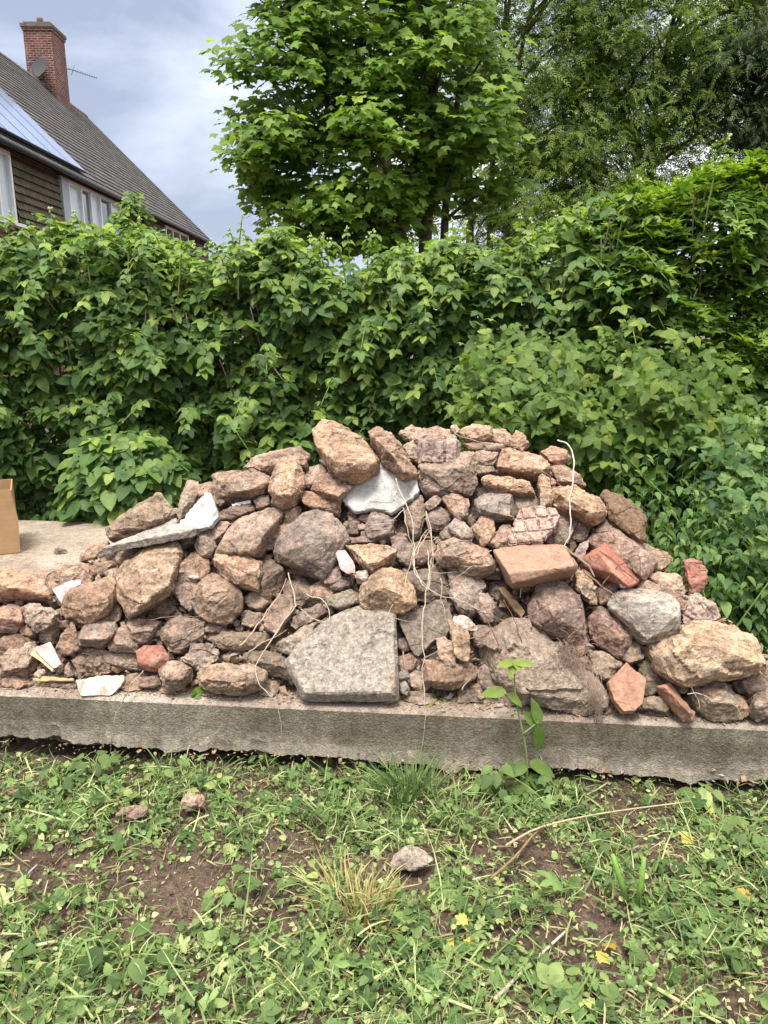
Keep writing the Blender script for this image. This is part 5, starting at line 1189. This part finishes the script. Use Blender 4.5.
# dry stems, roots and wires lying over the pile
def stem(code, txt, r, col, label, name='dry_stem_or_root', cat='dry stalk', lift=.095, mat='wood', more='', taper=.4, bark_bits=True):  # strands with the default name are dry stems and pale roots
    pts = [on_pile(x, y, lift) for x, y in pts_of(code, txt)]
    for w in more.split(';'):
        if w.strip(): c2, t2 = w.strip().split(' ', 1); pts += [on_pile(x, y, lift) for x, y in pts_of(c2, t2)]
    # below the slab's edge the stem hangs down in front of it
    for i, p in enumerate(pts):
        e = (p-EA).dot(EIN)
        if e < -.012: d = ray(*proj(p)); pts[i] = CAM+d*((P_EDGE-CAM).dot(EIN)/d.dot(EIN))
    r *= .55; sp_ = smooth_path(pts, 8); rs = np.random.RandomState(int(pts[0].x*1000) % 1000)
    sp_ = [p+Vector((noise.noise(p*26), noise.noise(p*26+Vector((7, 0, 0))), noise.noise(p*26+Vector((0, 9, 0)))))*.007 for p in sp_]
    bm = bmesh.new(); tube_bm(bm, sp_, r*np.linspace(1, taper, len(sp_))*(1+.10*rs.randn(len(sp_))), 6)
    o = link(name, bm_mesh(bm, name), M[mat]); o.color = (*srgb(col), 1)
    return tag(o, label, cat, 'dry stems, roots and wires over the pile')
def proj(p):
    q = Vector(p)-CAM; f = q.y*CP-q.z*SP; u = q.y*SP+q.z*CP
    return 384+F*q.x/f, 512-F*u/f
P_EDGE = EA-EIN*.012
pale, dry, brown, rust = 'b9aa96', 'a5947e', '8a7462', '6e4a3c'
stem('r5', '530,90 560,200 550,225 500,300 420,420 405,470 440,540 490,590 497,650', .0045, pale, 'longest pale root hanging from the left half of the pile over the slab edge', more='Z 281,722 282,736')
stem('r3', '365,265 400,350 430,420 435,500 440,530', .0045, pale, 'pale root dropping from the white hexagonal slab to the big pebbly slab', more='r6 435,0 405,120 350,230 320,283')
stem('r6', '490,0 495,100 482,180 470,300 478,400 474,500 483,640', .0038, pale, 'straight pale stem hanging down the middle and past the slab edge', more='Z 425,728 423,748')
stem('r6', '440,0 438,60 470,130 540,175 620,195 690,230', .0045, pale, 'curved pale root ending beside the small pinkish block')
stem('O', '220,65 285,85 318,140 322,250 312,340 295,400 300,470 305,590', .006, 'c6bbac', 'thick white root arching over the golden orange stone at the upper right', 'pale_root', 'root', .135, more='P 300,110 292,170 262,222')
stem('L', '210,90 400,140 560,180 680,260 740,310', .003, dry, 'thin dry stalk lying along the crest towards the upper right', more='O 250,335')
stem('M', '430,300 330,380 240,450 140,530', .003, dry, 'thin straight straw lying across the broad orange topped brown stone')
stem('U', '20,190 100,250 180,310 250,350', .007, '83685a', 'short brown stick above the left tip of the light grey boulder', 'twig', 'twig', .12)
stem('U', '130,270 190,200 230,160 290,115 343,85 358,130 368,220', .0036, rust, 'bent rusty wire crossing the half buried red brick', 'rusty_wire', 'wire', .13, 'wire', taper=1)
stem('U', '118,65 180,110 230,155 345,250', .0036, rust, 'straight rusty wire lying along the half buried red brick', 'rusty_wire', 'wire', .115, 'wire', taper=1)
stem('N', '20,410 120,360 220,320 330,280 420,245 560,180 700,140 768,105', .0035, brown, 'long brown bramble runner across the largest rough concrete lump', 'bramble_runner', 'bramble stem', .12, more='r7 440,190 500,172')
stem('N', '380,130 410,190 440,260 470,340', .003, rust, 'short rusty wire above the green seedling', 'rusty_wire', 'wire', .11, 'wire', taper=1)
stem('N', '500,60 540,130 580,220 615,320', .003, rust, 'rusty wire right of the green seedling top', 'rusty_wire', 'wire', .11, 'wire', taper=1)
stem('D', '320,360 450,340 540,340 625,345', .0035, brown, 'thin brown twig lying above the dull grey pointed stone', 'twig', 'twig', .08)
stem('D', '545,425 600,395 655,368', .006, brown, 'short thick twig under the rounded tan boulder', 'twig', 'twig', .08)
stem('r1', '550,770 500,830 465,900 440,960', .0042, dry, 'dry stalk hanging over the slab edge at the left, past the white broken tile', more='Z 111,742 108,765')
stem('r6', '0,230 80,275 180,310 265,360', .003, dry, 'fine curved straw on the face of the big pebbly slab', lift=.11)
stem('r5', '600,170 660,190 688,240 680,275 620,260 580,230', .0042, pale, 'hooked pale root above the top left of the big pebbly slab')
stem('r5', '345,370 400,305 450,240 490,180 525,110', .0055, 'b99f86', 'straight tan twig crossing the upright pinkish slab', 'twig', 'twig', .09)
stem('r5', '380,390 430,355 490,330 525,305', .005, 'a8957f', 'shorter twig below the straight tan twig', 'twig', 'twig', .08)
stem('r6', '540,110 545,200 565,280', .004, dry, 'short upright straw left of the pointed orange shard')
stem('r3', '480,390 505,460 508,530 510,600', .0035, pale, 'left pale stem of the upright bunch in the centre', more='r6 500,40 503,120')
stem('r3', '430,560 455,520 480,470 500,455', .004, pale, 'slanting pale root at the heart of the root bunch')
stem('J', '590,540 600,420 610,320 600,200 570,75', .0035, pale, 'right pale stem of the upright bunch in the centre', lift=.12)
stem('J', '445,50 450,120 470,200 492,290', .0035, pale, 'pale root falling from the right corner of the white hexagonal slab', lift=.10)
stem('J', '440,60 400,100 340,140 280,155', .0032, pale, 'fine curved root over the pinkish grey lump below the white hexagonal slab', lift=.08)
stem('J', '520,330 545,270 590,200 610,180', .004, pale, 'crooked pale rootlet in the root bunch, upper right', lift=.11)
stem('J', '500,330 510,440 560,500 640,560', .0045, pale, 'thick pale root curving right at the bottom of the root bunch', lift=.12)
stem('K', '160,45 260,85 400,115 548,135', .003, dry, 'long thin straw lying level above the big pebbly slab', lift=.12)
stem('J', '610,430 680,440 768,440', .003, dry, 'level straw right of the root bunch', lift=.08)
stem('S', '300,320 330,400 358,470', .003, pale, 'thin white straw under the left of the very large sandstone', lift=.10)
stem('S', '285,380 380,390 460,430 550,440 590,480 605,520', .003, pale, 'curling white straw over the rough olive brown stone', lift=.12)
stem('K', '440,310 450,370 460,430', .006, '9c7f78', 'short pinkish twig standing in the gap right of the big pebbly slab', 'twig', 'twig', .05)
stem('N', '250,598 290,550 350,485', .005, '8b8078', 'grey twig left of the green seedling on the ledge', 'twig', 'twig', .07)
stem('M', '635,490 610,530 603,580', .006, 'e3ded6', 'short white rag strip hanging under the smooth pinkish block', 'rag_strip', 'rag', .03, 'plas')
stem('r4', '440,525 480,560 530,600 560,640', .010, '8c7c6c', 'weathered stick right of the smooth pinkish block', 'weathered_stick', 'stick', .09, taper=.7)
def root_tangle():
    rs = np.random.RandomState(5); bm = bmesh.new()
    for i in range(120):
        c = pts_of('Q', '%f,%f' % (rs.uniform(230, 400), rs.uniform(230, 420)))[0]; p = on_pile(c[0], c[1], rs.uniform(.06, .13)); L_ = [p]; d = Vector(rs.randn(3)); d.normalize()
        for _ in range(5): d = (d+Vector(rs.randn(3))*.7).normalized(); L_.append(L_[-1]+d*.016)
        tube_bm(bm, smooth_path(L_, 3), .0008, 4)
    for i in range(34):
        x0, y0 = rs.uniform(585, 602), rs.uniform(655, 690); x1 = rs.uniform(590, 606); y1 = rs.uniform(700, 738); a = on_pile(x0, y0, .12); L_ = [a]
        for t in (.4, .7, 1.0):
            px, py = x0+(x1-x0)*t+rs.randn()*2.5, y0+(y1-y0)*t; d = ray(px, py); q = on_pile(px, py, .12)
            if (q-EA).dot(EIN) < -.012: q = CAM+d*((P_EDGE-CAM).dot(EIN)/d.dot(EIN))
            L_.append(q)
        tube_bm(bm, smooth_path(L_, 3), .0008, 4)
    o = link('root_tangle', bm_mesh(bm, 'root_tangle'), M['wood']); o.color = (*srgb('8d7768'), 1)
    tag(o, 'matted tangle of fine brown roots hanging over the slab right of the rough concrete lump', 'roots')
root_tangle()

# green seedling growing from the slab's foot in front of the rough concrete lump
def plant(name, label, cat, base, tips, leaves, mat, T=T_OV, r=.004, stemmat=None, group=None):
    root = empty(name, base, label, cat, group); bm = bmesh.new()
    for pth in tips: sp_ = smooth_path(pth, 4); tube_bm(bm, sp_, np.linspace(r, r*.5, len(sp_)), 6)
    link('stem', bm_mesh(bm, 'stem'), stemmat or cane, root)
    for p, n, t, s, ti in leaves: leaf_mesh('leaf', T, np.array([list(p)]), np.array([n]), np.array([t]), np.array([s]), np.array([ti]), mat, root)
    return root
dF = 2.20
sp1 = lambda px, py, d=dF: Vector(tuple(at_y(px, py, d)))
plant('green_seedling', 'young green seedling with bright top leaves growing up in front of the slab', 'seedling', sp1(527, 792), [[sp1(527, 792), sp1(526, 750), sp1(516, 700), sp1(514, 660)], [sp1(516, 705), sp1(505, 692)], [sp1(522, 735), sp1(538, 722)]],
    [(sp1(514, 662), (-.2, -.5, 1), (.9, -.3, .1), .065, .9), (sp1(514, 662), (.1, -.5, 1), (-.9, -.3, .05), .06, .85), (sp1(514, 660), (0, -.7, 1), (.3, -1, .3), .045, .95), (sp1(514, 664), (0, -.8, 1), (-.3, -.9, -.1), .05, .8),
     (sp1(506, 692), (-.1, -.6, 1), (-1, -.1, .2), .085, .7), (sp1(508, 694), (.3, -.7, 1), (.8, -.5, -.2), .06, .6), (sp1(538, 724), (.5, -.9, .5), (.25, -.3, .8), .085, .35), (sp1(538, 726), (.3, -1, .3), (.1, -.3, -.9), .085, .3), (sp1(536, 725), (-.2, -1, .4), (-.5, -.3, .6), .06, .4),
     (sp1(530, 762), (0, -.6, 1), (.8, -.6, .1), .09, .45), (sp1(527, 765), (0, -.7, 1), (-.7, -.5, .1), .08, .4), (sp1(530, 775), (.2, -.7, 1), (.6, -.7, -.3), .08, .5), (sp1(527, 780), (-.2, -.7, 1), (-.6, -.6, -.1), .075, .5)], ML['elder'], T=ovate(.27, .2, .2))

def weed(px, py, label, kind, size, n, seed, name='weed_plant', cat='weed', h=.05, mat='ground', tint=.35, spread=1.0):
    size *= .72; rs = np.random.RandomState(seed); p0 = at_z(px, py, -.035); p0.z = gz(p0.x, p0.y); root = empty(name, p0, label, cat, 'weeds at the foot of the slab')
    bm = bmesh.new(); L_ = []
    a = np.arange(n)*2.4+rs.rand()*6; P, N_, Tp, sc, ti = [], [], [], [], []
    for i in range(n):
        rr = size*spread*(.25+.75*rs.rand()); q = p0+Vector((math.cos(a[i])*rr, math.sin(a[i])*rr*.8, h*(.5+rs.rand()))); tube_bm(bm, [p0+Vector((0, 0, -.02)), p0.lerp(q, .5)+Vector((0, 0, h*.4)), q], [.0025, .002, .0015], 5)
        P.append(list(q)); N_.append((.4*math.cos(a[i]), .4*math.sin(a[i])-.3, 1)); Tp.append((math.cos(a[i]), math.sin(a[i]), -.15+.5*rs.rand())); sc.append(size*rs.uniform(.6, 1.15)); ti.append(np.clip(tint+.18*rs.randn(), 0, 1))
    link('stem', bm_mesh(bm, 'stem'), cane, root)
    leaf_mesh('leaves', kind, np.array(P), np.array(N_), np.array(Tp), np.array(sc), np.array(ti), ML[mat], root)
T_ROUND = combine((palm(5, .9, .25), 0, 1, (0, 0, 0), 0)); T_THIS = palm(5, .42, .2)
weed(18, 742, 'small lobed weed against the slab at the left edge', T_ROUND, .055, 7, 1, h=.10)
weed(62, 790, 'broad leaved weed below the white broken tile, next to the slab', T_ROUND, .07, 10, 2, h=.07)
weed(96, 775, 'upright weed under the hanging dry stalk at the left', T_OV, .075, 8, 3, h=.09)
weed(160, 785, 'small weed behind the two stones lying on the soil', T_OV, .055, 8, 4, h=.05)
weed(22, 815, 'pale lobed weed at the far left on bare soil', T_THIS, .07, 6, 5, h=.03)
weed(262, 760, 'small leafy weed under the slab edge left of centre', T_OV, .05, 10, 6, h=.05)
weed(232, 908, 'clump of broad weed leaves in the left foreground, on bare soil', T_ROUND, .065, 10, 7, h=.06)
weed(128, 975, 'large leaf weed at the lower left corner', T_OV, .11, 6, 8, h=.06)
weed(40, 985, 'lobed thistle like weed at the bottom left', T_THIS, .13, 6, 9, h=.03, mat='nettle', tint=.7)
weed(495, 800, 'leafy weed left of the green seedling', T_OV, .075, 11, 10, h=.10)
weed(556, 800, 'leafy weed right of the green seedling', T_ROUND, .065, 10, 11, h=.08)
weed(640, 775, 'trailing weed at the slab foot right of centre', T_OV, .06, 12, 12, h=.06)
weed(700, 800, 'spreading weed under the slab near the right edge', T_OV, .075, 14, 13, h=.06, tint=.55)
weed(748, 850, 'broad dark weed at the right edge', T_ROUND, .08, 9, 14, h=.06)
weed(615, 860, 'leafy weed behind the two cut green stalks', T_ROUND, .06, 9, 15, h=.06)
weed(690, 930, 'bushy weed in the right foreground', T_THIS, .075, 14, 16, h=.05)
weed(345, 985, 'grey green lobed weed at the bottom centre', T_THIS, .11, 8, 17, h=.03, mat='nettle', tint=.75)
weed(450, 975, 'bluish lobed weed at the bottom, right of centre', T_THIS, .10, 9, 18, h=.03, mat='nettle', tint=.6)
weed(590, 995, 'yellowish weed at the bottom right', T_OV, .055, 10, 19, h=.04, tint=.8)
weed(330, 762, 'tiny weed hugging the broken slab foot in the centre', T_OV, .04, 9, 20, h=.04)
def tuft(px, py, label, n, ln, mat, seed, name, cat, r=.05, tint=.5, lean=.6, w=1.0):
    rs = np.random.RandomState(seed); p0 = at_z(px, py, -.035); p0.z = gz(p0.x, p0.y)
    a = rs.rand(n)*6.28; q = np.sqrt(rs.rand(n))*r; P = np.stack([p0.x+np.cos(a)*q, p0.y+np.sin(a)*q*.7, np.full(n, p0.z-.01)], 1)
    Tp = np.stack([np.cos(a)*lean*rs.rand(n)+.2*rs.randn(n), np.sin(a)*lean*rs.rand(n)+.2*rs.randn(n)-.15, np.full(n, .75)], 1); N_ = np.stack([-np.cos(a), -np.sin(a), np.full(n, .6)], 1)+.4*rs.randn(n, 3)
    o = leaf_mesh(name, blade(.022*w, .4), P, N_, Tp, ln*rs.uniform(.5, 1.15, n), np.clip(tint+.2*rs.randn(n), 0, 1), ML[mat]); return tag(o, label, cat, 'grass tufts')
tuft(365, 925, 'dry yellow grass tuft in the centre foreground', 200, .105, 'gold', 1, 'grass_tuft', 'grass tuft', .10, .42, 2.0)
tuft(350, 905, 'green gold grass blades behind the dry yellow tuft', 110, .13, 'gold', 2, 'grass_tuft', 'grass tuft', .10, .75, 1.6)
tuft(410, 800, 'long green grass tuft under the broken slab foot in the centre', 150, .17, 'cut', 3, 'grass_tuft', 'grass tuft', .10, .25, 1.3)
tuft(330, 820, 'short green grass left of the long tuft', 90, .11, 'cut', 4, 'grass_tuft', 'grass tuft', .09, .4, 1.3)
tuft(460, 830, 'loose green grass right of the long tuft', 90, .12, 'cut', 5, 'grass_tuft', 'grass tuft', .09, .35, 1.3)
def ledge_green(px, py, label, seed, T=T_OV, n=7, s=.022):
    rs = np.random.RandomState(seed); p = at_z(px, py, SLAB_Z+.006); a = rs.rand(n)*6.28; P = np.array([list(p)]*n)+np.stack([.012*rs.randn(n), .012*rs.randn(n), .01*rs.rand(n)], 1)
    o = leaf_mesh('green_sprig', T, P, np.stack([.3*np.cos(a), .3*np.sin(a)-.4, np.ones(n)], 1), np.stack([np.cos(a), np.sin(a), .4*rs.rand(n)], 1), s*rs.uniform(.7, 1.4, n), np.clip(.5+.2*rs.randn(n), 0, 1), ML['elder']); tag(o, label, 'sprig', 'green sprigs on the ledge')
ledge_green(203, 694, 'green leaf sprig on the ledge below the flat tan stone', 1, T_ROUND, 6, .035)
ledge_green(436, 700, 'low feathery green sprig on the ledge right of the big pebbly slab', 2, T_LANCE, 16, .03)
ledge_green(106, 684, 'tiny light green sprig on the white broken tile', 3, T_OV, 7, .014)

def stick(p, label, r, col, name='stick', cat='stick', h=.02):
    P = [Vector((q.x, q.y, gz(q.x, q.y)+h)) for q in [at_z(x, y, -.03) for x, y in pts_of('Z', p)]]; sp_ = smooth_path(P, 5); bm = bmesh.new(); tube_bm(bm, sp_, np.linspace(r, r*.7, len(sp_)), 7)
    o = link(name, bm_mesh(bm, name), M['wood']); o.color = (*srgb(col), 1); return tag(o, label, cat, 'sticks and stalks on the ground')
stick('494,1008 530,972 565,940', 'pale grey stick lying in the bottom right weeds', .0045, 'b5a393')
stick('645,985 690,1012 720,1030', 'pale green cut stalk at the bottom right corner', .005, 'a9b377', 'cut_stalk', 'stalk')
stick('505,862 540,842 600,826 690,808', 'long thin tan stem lying level in front of the seedling', .0035, 'a99b78', 'dry_stalk', 'stalk', .05)
stick('490,890 515,868 535,845 560,822', 'brown bramble cane on bare soil right of centre', .0042, '7d6b4c', 'bramble_cane', 'cane', .04)
stick('0,965 25,955 62,948', 'pale hollow stalk at the bottom left edge', .0055, 'c3c69a', 'cut_stalk', 'stalk')
stick('52,990 75,1005 95,1030', 'green stalk at the lower left corner', .004, '9db069', 'cut_stalk', 'stalk')
stick('330,1005 375,985 405,968', 'light green cut stalk at the bottom centre', .005, 'adb97c', 'cut_stalk', 'stalk')
stick('405,985 440,1003 480,1020', 'second light green cut stalk, right of the bottom centre', .005, 'b4bb80', 'cut_stalk', 'stalk')
stick('18,895 28,880 38,872', 'curled grey bark strip at the left edge of the weeds', .004, '9d948a', 'bark_strip', 'bark')
stick('308,930 325,955 332,985', 'thin green stalk left of the dry yellow tuft', .0035, '8ea75a', 'cut_stalk', 'stalk')
for px, py, hx, hz, lab in ((628, 905, -.05, .15, 'thick green stalk leaning left, the left of two in the right foreground'), (637, 908, .01, .15, 'thick green stalk standing upright, the right of two in the right foreground')):
    p = at_z(px, py, -.03); bm = bmesh.new(); tube_bm(bm, [p, p+Vector((hx*.5, 0, hz*.5)), p+Vector((hx, .01, hz))], [.008, .0075, .006], 8); o = link('green_stalk', bm_mesh(bm, 'green_stalk'), mat_plain('green_stalk', (.15, .27, .05), .5, .4, 0, .2, 30)); tag(o, lab, 'stalk')
for i, (px, py, lab) in enumerate(((642, 785, 'yellow leaf by the slab foot, right of centre'), (690, 848, 'larger yellow leaf at the right, in a close pair'), (678, 850, 'smaller yellow leaf at the right, in a close pair'), (470, 945, 'bright yellow leaf right of the dry grass tuft'), (283, 980, 'yellow leaf at the bottom left of centre'), (600, 955, 'yellow leaf near the pale grey stick'), (752, 915, 'yellow leaf at the right edge'), (715, 812, 'brown yellow leaf by the weeds at the right'), (455, 938, 'small yellow leaf left of the bright one by the tuft'), (28, 988, 'white green leaf at the lower left'))):
    p = at_z(px, py, -.03); p.z = gz(p.x, p.y)+.028; rs = np.random.RandomState(50+i); k = 1 + i % 2
    o = leaf_mesh('yellow_leaf', T_ROUND, np.array([list(p)]*k)+.008*rs.randn(k, 3), np.array([(.1, -.2, 1)]*k)+.3*rs.randn(k, 3), rs.randn(k, 3)*np.array([1, 1, .2]), .040*rs.uniform(.6, 1.3, k), rs.rand(k), ML['yellow']); tag(o, lab, 'leaf', 'yellow leaves on the ground')

# ground cover: clippings, small weeds and straw that nobody could count
def cover():
    rs = np.random.RandomState(60)
    bare = [(at_z(a, b, -.03), r) for a, b, r in ((180, 905, .17), (240, 880, .13), (300, 850, .12), (30, 775, .12), (60, 860, .09), (520, 850, .16), (560, 870, .10), (620, 800, .09), (260, 935, .09), (200, 840, .10), (480, 815, .08), (20, 870, .08), (600, 920, .07), (300, 930, .08))]
    bare += [(at_z(a, b, -.03), r) for a, b, r in ((133, 822, .07), (192, 814, .07), (410, 872, .08))]*3
    def spots(n, thr=.0, near=1.05, soft=.35):
        out = []
        while len(out) < n:
            y = near+(2.46-near)*rs.rand()**.85; x = rs.uniform(-1.0, 1.0)*(.62*y+.25); p = Vector((x, y, 0))
            if (p-EA).dot(EIN) > -.01: continue
            d = noise.noise(p*3.1+Vector((3, 1, 0)))*.5+noise.noise(p*8.0)*.45+rs.randn()*soft*.5
            for c, r in bare:
                q = (Vector((c.x, c.y, 0))-p).length
                if q < r: d -= .46*(1-q/r)**.5+.04
            if d > thr: out.append((x, y, gz(x, y)))
        return np.array(out)
    def lay(name, label, T, n, size, mat, thr, zr, tilt, tint, ts, flat=.25, cat='weeds'):
        P = spots(n, thr); m = len(P); a = rs.rand(m)*6.28; P[:, 2] += .004+zr*rs.rand(m)**1.6
        N_ = np.stack([tilt*rs.randn(m), tilt*rs.randn(m)-.15, np.ones(m)], 1); Tp = np.stack([np.cos(a), np.sin(a), flat*rs.randn(m)], 1)
        o = leaf_mesh(name, T, P, N_, Tp, size*np.clip(1+.45*rs.randn(m), .3, 2.2), np.clip(tint+ts*rs.randn(m), 0, 1), ML[mat], None, (0, 0, 0)); tag(o, label, cat, kind='stuff')
    T_FRAG = combine((ovate(.42, .2, .3), 0, 1, (0, 0, 0), 0)); T_CUTL = palm(5, .5, .5)
    lay('ground_weeds', 'small green weed leaves covering the soil in front of the slab', T_FRAG, 3400, .017, 'ground', -.02, .045, .6, .42, .32)
    lay('leafy_weeds', 'small leafy weed shoots spread over the soil', T_FAN, 1300, .018, 'ground', .03, .05, .55, .45, .28)
    lay('cut_leaves', 'torn lobed leaves lying among the clippings', T_CUTL, 800, .040, 'cut', -.10, .045, .7, .38, .25, .3, 'cut leaves')
    lay('grass_clippings', 'cut green grass blades strewn over the soil', blade(.026, .6), 7500, .055, 'cut', -.14, .05, .7, .46, .30, .4, 'clippings')
    lay('leaf_shreds', 'shredded pale green leaf bits strewn over the soil', T_FRAG, 8000, .012, 'cut', -.45, .03, .7, .55, .26, .3, 'clippings')
    lay('broad_weed_leaves', 'broad flat weed leaves growing among the clippings', T_FAN, 260, .036, 'ground', .10, .04, .4, .42, .22, .3)
    lay('cut_stems', 'long thin cut stems lying across the clippings', blade(.012, .25), 480, .13, 'cut', -.2, .04, .6, .5, .3, .06, 'cut stems')
    lay('straw_litter', 'dry straw bits and stalk fragments strewn over the soil', blade(.040, .3), 4600, .034, 'straw', -.45, .03, .7, .45, .28, .3, 'straw')
    lay('fine_litter', 'pale crumbs of dry leaf on the bare soil', blade(.16, .4), 2200, .014, 'straw', -.9, .01, .6, .5, .3, .2, 'litter')
cover()
# crumbs of soil and grit on the bare patches
def grit():
    rs = np.random.RandomState(61); V0 = np.array([(1, 0, 0), (-.8, .3, .1), (.1, .9, 0), (0, -.8, .1), (.1, .1, .8), (0, 0, -.6)]); F0 = np.array([(0, 2, 4), (2, 1, 4), (1, 3, 4), (3, 0, 4), (2, 0, 5), (1, 2, 5), (3, 1, 5), (0, 3, 5)])
    n = 6000; y = 1.05+1.4*rs.rand(n)**.85; x = rs.uniform(-1, 1, n)*(.62*y+.25); P = np.array([[a, b, gz(a, b)+.001] for a, b in zip(x, y)]); a = rs.rand(n)*6.28
    o = leaf_mesh('soil_crumbs', (V0, F0), P, np.stack([.4*rs.randn(n), .4*rs.randn(n), np.ones(n)], 1), np.stack([np.cos(a), np.sin(a), 0*a], 1), .0025+.008*rs.rand(n)**4, rs.rand(n), None, None, (0, 0, 0))
    t = NT('crumbs'); at = t.n('Attribute', attribute_name='tint'); o.data.polygons.foreach_set('use_smooth', [False]*len(o.data.polygons))
    o.data.materials.append(t.fin(t.ramp(at.outputs['Fac'], (0, (.07, .045, .03)), (.6, (.15, .095, .065)), (.85, (.22, .14, .1)), (1, (.36, .30, .25))), None, .95, .15)); tag(o, 'crumbs of soil and grit on the bare ground', 'soil', kind='stuff')
grit()
for o in bpy.data.objects:
    if o.parent is None and o.get('label') and not o.get('kind'): o['kind'] = 'thing'
